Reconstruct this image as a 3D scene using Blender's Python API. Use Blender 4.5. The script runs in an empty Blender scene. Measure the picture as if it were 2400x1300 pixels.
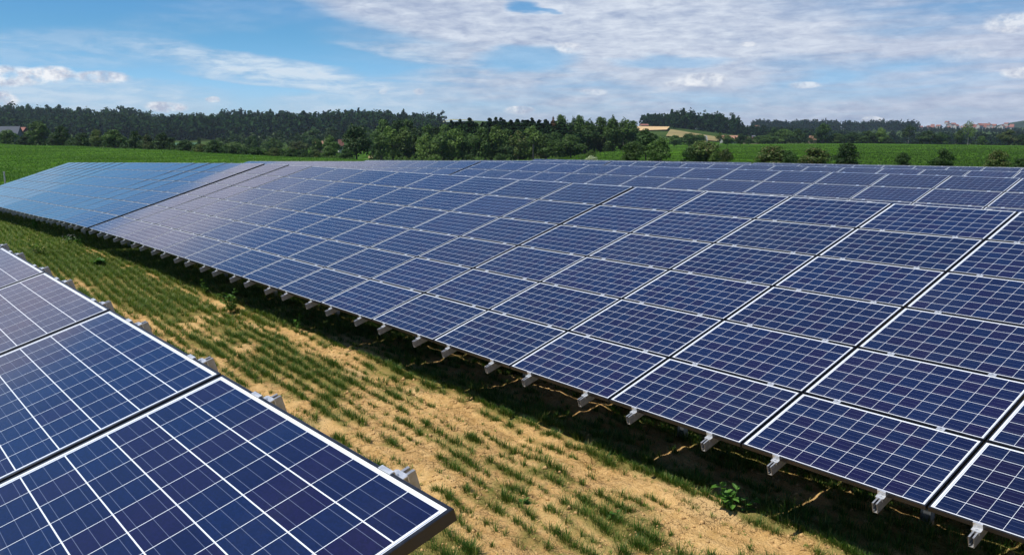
import bpy, math, random
import numpy as np
from mathutils import Matrix, Vector
random.seed(7); rng = np.random.default_rng(7)
sc = bpy.context.scene; col = sc.collection
R = math.radians

# ---------------------------------------------------------------- camera
F_PX, W_PX, H_PX = 1970.6, 2400.0, 1300.0
C = np.array([4.3363, -6.1565, 2.7594])
pitch = math.atan((650 - 315.2) / F_PX)
fwd = np.array([-0.7668036, 0.6196424, -0.1674978]); fwd /= np.linalg.norm(fwd)
right = np.cross(fwd, [0, 0, 1.0]); right /= np.linalg.norm(right)
upv = np.cross(right, fwd)
cam = bpy.data.cameras.new('camera'); camo = bpy.data.objects.new('camera', cam); col.objects.link(camo)
M = Matrix(((right[0], upv[0], -fwd[0], C[0]), (right[1], upv[1], -fwd[1], C[1]), (right[2], upv[2], -fwd[2], C[2]), (0, 0, 0, 1)))
camo.matrix_world = M
cam.sensor_width = 36; cam.lens = 36 * F_PX / W_PX; cam.clip_end = 30000; cam.clip_start = .05
sc.camera = camo

def ray(x, y):
    return fwd + right * (x - 1200) / F_PX - upv * (y - 650) / F_PX
def at(x, r, y=None):
    """world XY at horizontal distance r in the direction of column x (and z on row y)"""
    d = ray(x, 340 if y is None else y); h = math.hypot(d[0], d[1]); p = C + d * (r / h)
    return p
def zat(x, y, r):
    d = ray(x, y); return C[2] + d[2] * r / math.hypot(d[0], d[1])

# ---------------------------------------------------------------- node helpers
class X:
    nt = None
    def __init__(s, v): s.v = v
    @staticmethod
    def op(o, *a, clamp=False):
        n = X.nt.nodes.new('ShaderNodeMath'); n.operation = o; n.use_clamp = clamp
        for i, q in enumerate(a):
            q = q.v if isinstance(q, X) else q
            if isinstance(q, (int, float)): n.inputs[i].default_value = q
            else: X.nt.links.new(q, n.inputs[i])
        return X(n.outputs[0])
    def __add__(s, o): return X.op('ADD', s, o)
    __radd__ = __add__
    def __sub__(s, o): return X.op('SUBTRACT', s, o)
    def __rsub__(s, o): return X.op('SUBTRACT', o, s)
    def __mul__(s, o): return X.op('MULTIPLY', s, o)
    __rmul__ = __mul__
    def __truediv__(s, o): return X.op('DIVIDE', s, o)
    def __rtruediv__(s, o): return X.op('DIVIDE', o, s)
    def clamp(s): return X.op('ADD', s, 0.0, clamp=True)
    def pow(s, o): return X.op('POWER', s, o)
def f(o, *a): return X.op(o, *a)
def mx(a, b): return X.op('MAXIMUM', a, b)
def mn(a, b): return X.op('MINIMUM', a, b)
def lk(a, b): X.nt.links.new(a.v if isinstance(a, X) else a, b)
def node(t, **k):
    n = X.nt.nodes.new(t)
    for a, b in k.items():
        if a.startswith('i_'): 
            key = a[2:]; sock = n.inputs[int(key)] if key.isdigit() else n.inputs[key.replace('_', ' ')]
            b = b.v if isinstance(b, X) else b
            if isinstance(b, (int, float, tuple, list)): sock.default_value = b
            else: X.nt.links.new(b, sock)
        else: setattr(n, a, b)
    return n
def noise(vec, scale, detail=3, rough=.55, dist=0.0):
    n = node('ShaderNodeTexNoise', i_Scale=scale, i_Detail=detail, i_Roughness=rough, i_Distortion=dist)
    if vec is not None: lk(vec, n.inputs['Vector'])
    return X(n.outputs['Fac'])
def vec(x=0.0, y=0.0, z=0.0):
    return X(node('ShaderNodeCombineXYZ', i_0=x, i_1=y, i_2=z).outputs[0])
def sep(v):
    n = node('ShaderNodeSeparateXYZ', i_0=v); return X(n.outputs[0]), X(n.outputs[1]), X(n.outputs[2])
def mixc(fac, a, b, mode='MIX'):
    n = node('ShaderNodeMix', data_type='RGBA', blend_type=mode)
    for s, q in ((0, fac), (6, a), (7, b)):
        q = q.v if isinstance(q, X) else q
        if isinstance(q, tuple): n.inputs[s].default_value = (*q[:3], 1)
        elif isinstance(q, (int, float)): n.inputs[s].default_value = q
        else: X.nt.links.new(q, n.inputs[s])
    return X(n.outputs[2])
def sstep(v, a, b):
    n = node('ShaderNodeMapRange', interpolation_type='SMOOTHSTEP', i_From_Min=a, i_From_Max=b); lk(v, n.inputs[0]); return X(n.outputs[0])
def lstep(v, a, b, c=0.0, d=1.0):
    n = node('ShaderNodeMapRange', i_From_Min=a, i_From_Max=b, i_To_Min=c, i_To_Max=d); lk(v, n.inputs[0]); return X(n.outputs[0])

# ---------------------------------------------------------------- sun and sky
SUN_EL, SUN_AZ = R(63.5), R(-99)
sun = bpy.data.lights.new('sun', 'SUN'); sun.energy = 5.0; sun.angle = R(.53); sun.color = (1, .95, .86)
so = bpy.data.objects.new('sun', sun); col.objects.link(so)
sd = Vector((math.cos(SUN_EL) * math.cos(SUN_AZ), math.cos(SUN_EL) * math.sin(SUN_AZ), math.sin(SUN_EL)))
so.rotation_euler = sd.to_track_quat('Z', 'Y').to_euler()
w = bpy.data.worlds.new('World'); sc.world = w; w.use_nodes = True
nt = w.node_tree; nt.nodes.clear(); X.nt = nt
sky = node('ShaderNodeTexSky', sky_type='NISHITA', sun_disc=False, sun_elevation=SUN_EL, sun_rotation=math.pi / 2 - SUN_AZ, air_density=1.0, dust_density=0.4, ozone_density=2.2, altitude=400)
SKY = 0.10
dirv = X(node('ShaderNodeTexCoord').outputs['Generated'])
dx, dy, dz = sep(dirv)
fh = np.array([fwd[0], fwd[1]]); fh /= np.linalg.norm(fh)
cf = dx * float(fh[0]) + dy * float(fh[1]); cr = dx * float(right[0]) + dy * float(right[1])
S_ = f('ARCTAN2', cr, cf) * (180 / math.pi)          # degrees east of the view axis
E_ = f('ARCSINE', dz) * (180 / math.pi)              # elevation
def S_of(x): return math.degrees(math.atan((x - 1200) / F_PX))
def E_of(y): return math.degrees(math.atan((650 - y) / F_PX)) - math.degrees(pitch)
flat = vec(dx, dy, dz * 5.0)
warp1 = noise(flat, 9, 4, .6) - .5; warp2 = noise(vec(dx + 3.1, dy + 1.7, dz * 5.0), 9, 4, .6) - .5
fine = noise(vec(dx, dy, dz * 4.0), 34, 5, .62, .3)
fibre = noise(vec(dx * 1.0, dy, dz * 9.0), 8, 5, .58, .9)
big = noise(vec(dx, dy, dz * 6.0), 4.5, 5, .55, .4)
def blob(px, py, rx, ry, ang=0.0, dens=1.0, soft=.9, wamp=1.0):
    """soft elliptical patch of cloud: centre and half-axes in degrees/38 of the sky"""
    k = 1 / 34.4
    s0, e0 = S_of(px), E_of(py)
    a = S_ - s0 + warp1 * (3.2 * wamp); b = E_ - e0 + warp2 * (1.5 * wamp)
    ca, sa = math.cos(R(ang)), math.sin(R(ang))
    u = (a * ca + b * sa) / (rx * k); v = (b * ca - a * sa) / (ry * k)
    d = u * u + v * v
    return (1.0 - sstep(d, 1 - soft, 1.35)) * dens
def bsum(*L):
    r = L[0]
    for q in L[1:]: r = 1.0 - (1.0 - r) * (1.0 - q)
    return r
# high thin cloud
cirrus = bsum(blob(660, 172, 300, 30, -9, .8), blob(760, 195, 190, 24, -8, .6), blob(570, 190, 130, 14, -6, .6), blob(980, 125, 190, 20, -6, .55),
              blob(1080, 200, 220, 40, 2, .5), blob(180, 140, 300, 40, 0, .26), blob(820, 245, 200, 26, 0, .5), blob(180, 235, 340, 34, 0, .6), blob(520, 60, 300, 40, 10, .12))
veil = sstep(S_ + warp1 * 9.0 + (mn(E_, 9.0) - 4.0) * 0.8, -13, 0) * (1.0 - sstep(E_ + warp2 * 6.0, 10.5, 17))      # the overcast right half
bank = bsum(blob(1120, 45, 400, 62, -8, 1.0, .5, .7), blob(1500, 60, 500, 110, -4, .95))
veil2 = bsum(veil * lstep(big + fibre * .5, .52, .84, .35, .97), bank * .95)
hole = bsum(blob(1225, 18, 50, 16, -8, .9, .9, 1.2), blob(1275, 28, 36, 9, -10, .7, .9, 1.4))
hole2 = bsum(blob(1230, 140, 130, 30, 0, .7), blob(1560, 145, 150, 14, 0, .5))
veil2 = veil2 * (1.0 - hole) * (1.0 - hole2)
near_h = (1.0 - sstep(E_, 0.3, 3.0)) * .22
# higher sky, seen only mirrored in the glass: a broad grey cloud, then broken cloud
mirror = sstep(E_ + warp2 * 1.6 + S_ * -0.02, 11.5, 12.9) * (1.0 - sstep(E_ + warp2 * 4.0, 14.2, 19.5)) * (1.0 - sstep(S_, -22, 14))
mirror2 = sstep(E_ + warp1 * 10, 20, 38) * sstep(big, .50, .66) * .16 * (1.0 - mirror)
mirror3 = sstep(0.0 - S_, 31.5, 35.5) * sstep(E_ + warp2 * 2, 7.5, 9.5) * (1.0 - sstep(E_ + warp2 * 4, 12, 18)) * .8
thin = cirrus * lstep(fibre * .6 + fine * .4, .38, .56, .3, 1.45)
cover = bsum(thin * .85, veil2, near_h, mirror * .92, mirror2, mirror3)
# small heaped clouds
def cum(px, py, rx, ry, d=1.0): return blob(px, py, rx, ry, 0, d, .55, .42)
heap = bsum(cum(150, 190, 42, 17), cum(60, 196, 70, 20, .9), cum(262, 196, 55, 14, .9), cum(26, 243, 34, 17), cum(405, 254, 42, 12), cum(513, 236, 15, 6, .8), cum(1212, 257, 34, 11, .9),
            cum(990, 216, 14, 7, .6), cum(1640, 190, 62, 16, .85), cum(1585, 198, 40, 8, .6), cum(1325, 113, 30, 13, .7), cum(1875, 204, 34, 9, .7), cum(2345, 90, 55, 20, .7), cum(2375, 190, 42, 11, .9),
            cum(2035, 282, 22, 6, .9), cum(1388, 218, 30, 8, .5), cum(1740, 110, 16, 5, .6), cum(2230, 145, 60, 18, .3), cum(910, 216, 10, 5, .5))
heapd = heap * lstep(noise(vec(dx, dy, dz * 1.6), 62, 5, .6), .3, .52, .25, 1.0)
# cloud brightness, linear light
shade = lstep(fine * .75 + fibre * .35 + big * .45, .60, .94)
ccol = mixc(shade, (.33, .41, .58), (.64, .71, .83))
ccol = mixc(sstep(S_, 4, 32) * .38, ccol, mixc(shade, (.41, .45, .63), (.62, .66, .82)))
ccol = mixc(mx(mirror, mirror3), ccol, mixc(shade, (.52, .51, .63), (.74, .72, .83)))
ccol = mixc(bank * .6, ccol, mixc(shade, (.42, .50, .68), (.80, .86, .95)))
hcol = mixc(lstep(noise(vec(dx, dy, dz * 1.5), 75, 4, .6), .36, .62), (.48, .54, .68), (.95, .97, 1.0))
hsv = node('ShaderNodeHueSaturation', i_Saturation=1.12, i_Value=1.0); lk(sky.outputs[0], hsv.inputs['Color'])
skyc = mixc(1.0, X(hsv.outputs[0]), mixc(sstep(E_, 0.0, 7.0), (SKY * .80, SKY * 1.12, SKY * 1.75), (SKY * .46, SKY * .86, SKY * 1.14)), 'MULTIPLY')
ccol = mixc((thin * (1.0 - veil)).clamp(), ccol, (.66, .78, .90)); tot = mixc(cover.clamp(), skyc, ccol); tot = mixc(heapd.clamp(), tot, hcol)
belowh = mixc(sstep(E_, -1.5, 0.0), (.16, .20, .22), tot)
bg = node('ShaderNodeBackground', i_Strength=1.0); lk(belowh, bg.inputs[0])
out = node('ShaderNodeOutputWorld'); lk(bg.outputs[0], out.inputs[0])
w.cycles.sampling_method = 'MANUAL'; w.cycles.sample_map_resolution = 512

vs = sc.view_settings; vs.view_transform = 'Standard'; vs.look = 'None'; vs.exposure = 0.0; vs.gamma = 1.0; vs.use_curve_mapping = False
sc.cycles.max_bounces = 6; sc.cycles.diffuse_bounces = 3; sc.cycles.glossy_bounces = 3; sc.cycles.transmission_bounces = 3
sc.cycles.volume_bounces = 0; sc.cycles.caustics_reflective = False; sc.cycles.caustics_refractive = False

# ---------------------------------------------------------------- materials
def mat(name):
    m = bpy.data.materials.new(name); m.use_nodes = True; X.nt = m.node_tree; m.node_tree.nodes.clear()
    b = node('ShaderNodeBsdfPrincipled'); o = node('ShaderNodeOutputMaterial'); lk(b.outputs[0], o.inputs[0])
    return m, b
def simple(name, c, rough=.6, metal=0.0, var=.15, vs_=8.0, spec=.5):
    m, b = mat(name)
    p = X(node('ShaderNodeTexCoord').outputs['Object']); n = noise(p, vs_, 4)
    k = lstep(n, .3, .7, 1 - var, 1 + var)
    lk(mixc(1.0, c, vecc(k), 'MULTIPLY'), b.inputs['Base Color'])
    lk(lstep(n, .3, .7, max(.02, rough - .08), min(1, rough + .08)), b.inputs['Roughness']); b.inputs['Metallic'].default_value = metal
    b.inputs['Specular IOR Level'].default_value = spec
    return m
def vecc(k): return vec(k, k, k)
def rnd_island(): return X(node('ShaderNodeNewGeometry').outputs['Random Per Island'])
def rnd_obj(): return X(node('ShaderNodeObjectInfo').outputs['Random'])

def cell_material():
    m, b = mat('solar_glass')
    uv = node('ShaderNodeUVMap'); u, v, _ = sep(uv.outputs[0])           # metres on the module, 1.65 x 0.99
    pu, pv = .1583, .1572; u0, v0 = .040, .0226
    cu = (u - u0) / pu; cv = (v - v0) / pv
    iu = f('FLOOR', cu); iv = f('FLOOR', cv)
    fu = (cu - iu) * pu; fv = (cv - iv) * pv
    inside = f('GREATER_THAN', cu, 0.0) * f('LESS_THAN', cu, 10.0) * f('GREATER_THAN', cv, 0.0) * f('LESS_THAN', cv, 6.0)
    cell = inside * f('LESS_THAN', fu, .1554) * f('LESS_THAN', fv, .1526)
    bus = 0.0
    for t in (.0265, .0765, .1265):
        q = f('LESS_THAN', f('ABSOLUTE', fv - t), .00085); bus = q if isinstance(bus, float) else mx(bus, q)
    ro = rnd_obj()
    wn = node('ShaderNodeTexWhiteNoise', noise_dimensions='3D'); lk(vec(iu, iv, ro * 91.7), wn.inputs['Vector'])
    r1 = X(wn.outputs['Value']); r2 = sep(wn.outputs['Color'])[1]
    gr = node('ShaderNodeTexVoronoi', voronoi_dimensions='3D', i_Scale=95.0); lk(vec(u, v * 1.6, ro * 40), gr.inputs['Vector'])
    g = sep(gr.outputs['Color'])[0]
    base = mixc(lstep(r1, .0, 1.0), (.0028, .0050, .034), (.0030, .0098, .048))
    base = mixc(f('GREATER_THAN', r2, .72) * .8, base, (.0070, .0042, .033))
    base = mixc(1.0, base, vecc(lstep(g, 0, 1, .82, 1.2)), 'MULTIPLY')
    base = mixc(1.0, base, vecc(lstep(ro, 0, 1, .85, 1.18)), 'MULTIPLY')
    base = mixc(bus * .55, base, (.20, .23, .32))
    # white backsheet with the tinned ribbon at the short ends
    rib = mx(f('LESS_THAN', f('ABSOLUTE', u - .0300), .0028), f('LESS_THAN', f('ABSOLUTE', u - 1.631), .0022)) * f('GREATER_THAN', v, .035) * f('LESS_THAN', v, .955)
    back = mixc(rib, (.76, .79, .82), (.30, .33, .40))
    cc = mixc(cell, back, base)
    # thin dust film, heavier towards the low edge
    dust = noise(vec(u * 3.0, v * .5, ro * 33), 3.0, 5, .65) * .012 + (1.0 - sstep(v + noise(vec(u, 0.0, ro * 9), 9, 3) * .04, .02, .07)) * .06
    cc = mixc(dust, cc, (.42, .38, .32))
    lk(cc, b.inputs['Base Color']); b.inputs['Roughness'].default_value = .42
    b.inputs['Specular IOR Level'].default_value = .12
    b.inputs['Coat Weight'].default_value = 1.0; b.inputs['Coat IOR'].default_value = 1.43
    lk(lstep(noise(vec(u, v, ro * 7), 6, 3), .3, .7, .035, .075), b.inputs['Coat Roughness'])
    bp = node('ShaderNodeBump', i_Strength=.05, i_Distance=.002); lk(noise(vec(u, v, ro * 17), 2.2, 2), bp.inputs['Height']); lk(bp.outputs[0], b.inputs['Coat Normal'])
    return m
M_GLASS = cell_material()
M_FRAME = simple('black_anodised_aluminium', (.014, .015, .019), .34, 0.0, .3, 20, .6)
M_ALU = simple('mill_aluminium', (.46, .46, .46), .5, .8, .2, 30)
M_CLAMP = simple('bright_clamp_aluminium', (.70, .71, .72), .45, .7, .08, 60)
M_STEEL = simple('galvanised_steel', (.42, .44, .45), .5, .9, .2, 12)
M_WBACK = simple('darkened_backsheet', (.16, .16, .17), .6)  # white backsheet underside, darkened in colour to deepen the shade under the tables

def leaf_mat(name, c1, c2, c3=None, rough=.55, trans=.25):
    m, b = mat(name); r = rnd_island(); o = rnd_obj()
    c = mixc(lstep(r, 0, 1), c1, c2)
    if c3: c = mixc(f('GREATER_THAN', r, .88), c, c3)
    c = mixc(1.0, c, vecc(lstep(o, 0, 1, .72, 1.3)), 'MULTIPLY')
    lk(c, b.inputs['Base Color']); b.inputs['Roughness'].default_value = rough; b.inputs['Specular IOR Level'].default_value = .22 if rough < .65 else 0.0
    nt = X.nt; tr = node('ShaderNodeBsdfTranslucent'); lk(mixc(1.0, c, (1.1, 1.3, .6), 'MULTIPLY'), tr.inputs[0])
    ms = node('ShaderNodeMixShader', i_0=trans); lk(b.outputs[0], ms.inputs[1]); lk(tr.outputs[0], ms.inputs[2])
    o_ = [n for n in nt.nodes if n.type == 'OUTPUT_MATERIAL'][0]; lk(ms.outputs[0], o_.inputs[0])
    return m
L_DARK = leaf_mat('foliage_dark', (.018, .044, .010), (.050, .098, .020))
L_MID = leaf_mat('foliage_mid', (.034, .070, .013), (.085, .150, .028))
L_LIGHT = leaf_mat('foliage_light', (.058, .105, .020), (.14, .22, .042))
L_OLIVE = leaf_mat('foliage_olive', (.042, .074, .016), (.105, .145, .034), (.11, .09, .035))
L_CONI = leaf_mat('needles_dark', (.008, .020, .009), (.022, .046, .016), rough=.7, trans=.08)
L_RUST = leaf_mat('needles_rusty', (.05, .028, .014), (.09, .05, .022), trans=.1)
L_FAR = leaf_mat('far_foliage', (.010, .026, .010), (.020, .046, .014), rough=.9, trans=.1)
L_PALE = leaf_mat('pale_blossom', (.12, .17, .06), (.5, .52, .36), (.7, .7, .55))
L_GRASS = leaf_mat('grass_blades', (.026, .068, .010), (.100, .180, .026), (.27, .26, .08), .5, .3)
L_GRASS2 = leaf_mat('meadow_blades', (.050, .100, .014), (.150, .215, .036), (.30, .27, .09), .5, .35)
L_WEED = leaf_mat('weed_leaf', (.05, .13, .02), (.13, .27, .05), None, .45, .3)
M_BARK = simple('bark', (.085, .07, .052), .9, 0, .3, 3)
M_BARKL = simple('pale_bark', (.22, .21, .18), .9, 0, .3, 3)

# ---------------------------------------------------------------- object helpers
def mesh_np(name, V, Fq, mats, uv=None, smooth=False):
    me = bpy.data.meshes.new(name); V = np.asarray(V, np.float32); Fq = np.asarray(Fq, np.int32)
    n, k = Fq.shape
    me.vertices.add(len(V)); me.vertices.foreach_set('co', V.ravel())
    me.loops.add(n * k); me.loops.foreach_set('vertex_index', Fq.ravel())
    me.polygons.add(n); me.polygons.foreach_set('loop_start', np.arange(0, n * k, k, dtype=np.int32)); me.polygons.foreach_set('loop_total', np.full(n, k, np.int32))
    for m in (mats if isinstance(mats, (list, tuple)) else [mats]): me.materials.append(m)
    if smooth: me.polygons.foreach_set('use_smooth', np.ones(n, bool))
    me.update(calc_edges=True); me.validate()
    return me
class MB:
    def __init__(s): s.v = []; s.f = []; s.m = []; s.mats = []
    def mi(s, m):
        if m not in s.mats: s.mats.append(m)
        return s.mats.index(m)
    def hexa(s, P, m):
        i = len(s.v); s.v += [tuple(p) for p in P]; k = s.mi(m)
        for q in ((0, 3, 2, 1), (4, 5, 6, 7), (0, 1, 5, 4), (1, 2, 6, 5), (2, 3, 7, 6), (3, 0, 4, 7)): s.f.append([i + a for a in q]); s.m.append(k)
    def box(s, x0, x1, y0, y1, z0, z1, m):
        s.hexa([(x0, y0, z0), (x1, y0, z0), (x1, y1, z0), (x0, y1, z0), (x0, y0, z1), (x1, y0, z1), (x1, y1, z1), (x0, y1, z1)], m)
    def poly(s, P, m):
        i = len(s.v); s.v += [tuple(p) for p in P]; s.f.append(list(range(i, i + len(P)))); s.m.append(s.mi(m))
    def tube(s, P, rad, m, n=8):
        rings = []
        for k, p in enumerate(P):
            p = Vector(p); d = (Vector(P[min(k + 1, len(P) - 1)]) - Vector(P[max(k - 1, 0)])).normalized()
            a = d.cross(Vector((0, 0, 1)) if abs(d.z) < .9 else Vector((1, 0, 0))).normalized(); b = d.cross(a)
            r = rad[k] if isinstance(rad, (list, tuple)) else rad
            i = len(s.v); s.v += [tuple(p + (a * math.cos(t) + b * math.sin(t)) * r) for t in [2 * math.pi * j / n for j in range(n)]]; rings.append(i)
        k = s.mi(m)
        for a, b in zip(rings, rings[1:]):
            for j in range(n): s.f.append([a + j, a + (j + 1) % n, b + (j + 1) % n, b + j]); s.m.append(k)
        s.f.append([rings[0] + j for j in range(n)][::-1]); s.m.append(k); s.f.append([rings[-1] + j for j in range(n)]); s.m.append(k)
    def mesh(s, name):
        me = bpy.data.meshes.new(name); me.from_pydata(s.v, [], s.f)
        for m in s.mats: me.materials.append(m)
        me.polygons.foreach_set('material_index', s.m); me.update(); return me
def ob(name, me, parent=None, loc=None, mtx=None):
    o = bpy.data.objects.new(name, me); col.objects.link(o)
    if parent: o.parent = parent
    if mtx is not None: o.matrix_basis = mtx
    elif loc is not None: o.location = loc
    return o
def tag(o, label=None, cat=None, group=None, kind=None):
    if label: o['label'] = label
    if cat: o['category'] = cat
    if group: o['group'] = group
    if kind: o['kind'] = kind
    return o

# ---------------------------------------------------------------- terrain
def interp(x, pts): return float(np.interp(x, [p[0] for p in pts], [p[1] for p in pts]))
G0 = -.80
SX = np.array([-60, -51.5, -38.8, -30.8, -26.6, -23.5, -20, 12])
ROWZ = [(-10.7, [.03 - 1.3, -1.0, -.45, -.24, -.1, -.03, 0, 0.02]), (0, [-1.05, -.80, -.407, -.223, -.084, -.034, 0, 0]),
        (10.7, [-1.0, -.83, -.50, -.34, -.20, -.16, -.14, .0]), (21.1, [-1.1, -.95, -.67, -.52, -.44, -.41, -.38, -.2]),
        (31.6, [-1.35, -1.13, -.90, -.79, -.73, -.69, -.66, -.4]), (42, [-1.45, -1.28, -1.15, -1.06, -1.04, -1.02, -.98, -.7]), (56, [-1.7, -1.6, -1.5, -1.4, -1.35, -1.3, -1.3, -1.1])]
RY = np.array([r[0] for r in ROWZ]); RZ = np.array([r[1] for r in ROWZ])
def site(Xa, Ya):
    Xa = np.asarray(Xa, float); Ya = np.asarray(Ya, float)
    zs = np.array([np.interp(Xa, SX, z) for z in RZ])
    yi = np.clip(np.interp(Ya, RY, np.arange(len(RY))), 0, len(RY) - 1.0001); i = yi.astype(int); t = yi - i
    a = np.take_along_axis(zs, i[None], 0)[0]; b = np.take_along_axis(zs, i[None] + 1, 0)[0]
    return a * (1 - t) + b * t + G0
PROF = [(-1500, [(60, 'z', -1.6), (375, 'z', -.5), (600, 'z', -7), (1000, 'z', -4), (1400, 'z', 30), (2500, 'z', 15), (6500, 'z', 10)]),
        (0, [(60, 'z', -1.75), (375, 'y', 335), (600, 'z', -8), (1000, 'y', 332), (1400, 'y', 288), (2200, 'z', 20), (6500, 'z', 10)]),
        (190, [(60, 'z', -1.8), (312, 'y', 341), (550, 'z', -8), (980, 'y', 332), (1400, 'y', 281), (2200, 'z', 20), (6500, 'z', 10)]),
        (320, [(60, 'z', -1.85), (275, 'y', 347), (520, 'z', -9), (960, 'y', 334), (1400, 'y', 282), (2200, 'z', 20), (6500, 'z', 10)]),
        (400, [(60, 'z', -1.9), (258, 'y', 351), (500, 'z', -9), (950, 'y', 335), (1400, 'y', 297), (2200, 'z', 20), (6500, 'z', 10)]),
        (620, [(60, 'z', -2.0), (222, 'y', 364), (480, 'z', -10), (920, 'y', 335), (1380, 'y', 297), (2200, 'z', 20), (6500, 'z', 10)]),
        (760, [(60, 'z', -2.1), (202, 'y', 370), (465, 'z', -10), (910, 'y', 335), (1360, 'y', 296), (2200, 'z', 20), (6500, 'z', 10)]),
        (850, [(60, 'z', -2.2), (190, 'y', 374.5), (450, 'z', -11), (900, 'y', 335), (1350, 'y', 291), (2200, 'z', 20), (6500, 'z', 10)]),
        (1000, [(60, 'z', -2.3), (190, 'y', 381), (400, 'z', -10), (900, 'y', 330), (1300, 'y', 302), (1700, 'z', 20), (6500, 'z', 10)]),
        (1060, [(60, 'z', -2.3), (190, 'y', 383), (400, 'z', -10), (900, 'y', 330), (1500, 'y', 277), (2200, 'z', 15), (6500, 'z', 10)]),
        (1250, [(60, 'z', -2.4), (260, 'y', 376), (400, 'z', -8), (900, 'y', 325), (1500, 'y', 285), (2200, 'z', 10), (6500, 'z', 10)]),
        (1480, [(60, 'z', -2.5), (150, 'y', 386), (330, 'y', 350), (560, 'y', 345), (700, 'y', 328), (1000, 'y', 297), (1300, 'z', 12), (2200, 'z', 15), (6500, 'z', 10)]),
        (1570, [(60, 'z', -2.4), (150, 'y', 387), (330, 'y', 354), (560, 'y', 342), (700, 'y', 326), (1000, 'y', 298), (1300, 'z', 10), (2200, 'y', 301), (6500, 'z', 10)]),
        (1720, [(60, 'z', -2.2), (150, 'y', 388), (600, 'y', 338), (720, 'y', 335), (1000, 'y', 316), (1300, 'z', 0), (2200, 'y', 303), (6500, 'z', 10)]),
        (2000, [(60, 'z', -1.9), (130, 'y', 392), (600, 'y', 336), (900, 'z', -15), (1500, 'z', -5), (2200, 'y', 303), (3000, 'z', 20), (6500, 'z', 10)]),
        (2400, [(60, 'z', -1.6), (120, 'y', 395), (600, 'y', 341.5), (900, 'z', -12), (1600, 'z', -5), (2500, 'y', 303), (3500, 'z', 30), (6500, 'z', 20)]),
        (3700, [(60, 'z', -1.4), (120, 'z', -1.8), (600, 'z', -4), (900, 'z', -12), (1600, 'z', -5), (2500, 'z', 18), (3500, 'z', 30), (6500, 'z', 20)])]
LR = np.log(np.array([60, 80, 105, 130, 160, 200, 230, 260, 300, 330, 375, 420, 480, 540, 600, 660, 720, 800, 900, 1000, 1100, 1200, 1300, 1400, 1550, 1800, 2200, 2500, 3000, 3500, 4500, 6500.]))
PZ = []; PA = []
for px, L in PROF:
    rr = [q[0] for q in L]; zz = [q[2] if q[1] == 'z' else zat(px, q[2], q[0]) for q in L]
    PZ.append(np.interp(np.exp(LR), rr, zz)); PA.append(S_of(px))
PZ = np.array(PZ); PA = np.array(PA)
def ground(Xa, Ya):
    Xa = np.atleast_1d(np.asarray(Xa, float)); Ya = np.atleast_1d(np.asarray(Ya, float)); sh = Xa.shape; Xa = Xa.ravel(); Ya = Ya.ravel()
    ddx, ddy = Xa - C[0], Ya - C[1]; r = np.hypot(ddx, ddy)
    s = np.degrees(np.arctan2(ddx * right[0] + ddy * right[1], ddx * fh[0] + ddy * fh[1]))
    ai = np.clip(np.interp(s, PA, np.arange(len(PA))), 0, len(PA) - 1.0001); ri = np.clip(np.interp(np.log(np.maximum(r, 60)), LR, np.arange(len(LR))), 0, len(LR) - 1.0001)
    i = ai.astype(int); j = ri.astype(int); a = ai - i; b = ri - j
    zp = (PZ[i, j] * (1 - a) + PZ[i + 1, j] * a) * (1 - b) + (PZ[i, j + 1] * (1 - a) + PZ[i + 1, j + 1] * a) * b
    d = np.maximum(np.maximum(-58 - Xa, Xa - 14), np.maximum(Ya - 50, -14 - Ya))
    t = np.clip(d / 28, 0, 1); t = t * t * (3 - 2 * t)
    return (site(Xa, Ya) * (1 - t) + zp * t).reshape(sh)
def gz(x, y): return float(ground([x], [y])[0])
def vnoise(x, y, s, seed=0):
    x = x / s; y = y / s; xi = np.floor(x).astype(np.int64); yi = np.floor(y).astype(np.int64); fx = x - xi; fy = y - yi
    def h(a, b):
        v = (a * 374761393 + b * 668265263 + seed * 974711) & 0xffffffff; v = ((v ^ (v >> 13)) * 1274126177) & 0xffffffff
        return ((v ^ (v >> 16)) & 0xffff) / 65535.
    fx = fx * fx * (3 - 2 * fx); fy = fy * fy * (3 - 2 * fy)
    return (h(xi, yi) * (1 - fx) + h(xi + 1, yi) * fx) * (1 - fy) + (h(xi, yi + 1) * (1 - fx) + h(xi + 1, yi + 1) * fx) * fy
def fbm(x, y, s, seed=0, n=4):
    return sum(vnoise(x, y, s / 2 ** k, seed + k) * .5 ** k for k in range(n)) / (2 - .5 ** (n - 1))
def axis(lo, hi, step, far, g=1.16):
    a = list(np.arange(lo, hi, step)); s = step; x = a[-1]
    while x < far: s *= g; x += s; a.append(x)
    s = step; x = lo; b = []
    while x > -far: s *= g; x -= s; b.append(x)
    return np.array(b[::-1] + a)
def refine(a, mid, step):   # keep mid-range cells no wider than step
    o = [a[0]]
    for p, q in zip(a, a[1:]):
        m_ = (p + q) / 2
        if abs(m_) < mid and q - p > step:
            k = int(math.ceil((q - p) / step)); o += list(p + (q - p) * np.arange(1, k + 1) / k)
        else: o.append(q)
    return np.array(o)
ax = refine(axis(-11.5, 3.4, .04, 3800), 700, 18); ay = refine(axis(-4.2, 2.4, .04, 3800), 700, 18)
ax = refine(ax, 90, 1.6); ay = refine(ay, 90, 1.6)
GX, GY = np.meshgrid(ax, ay)
GZ = ground(GX, GY)
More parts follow.
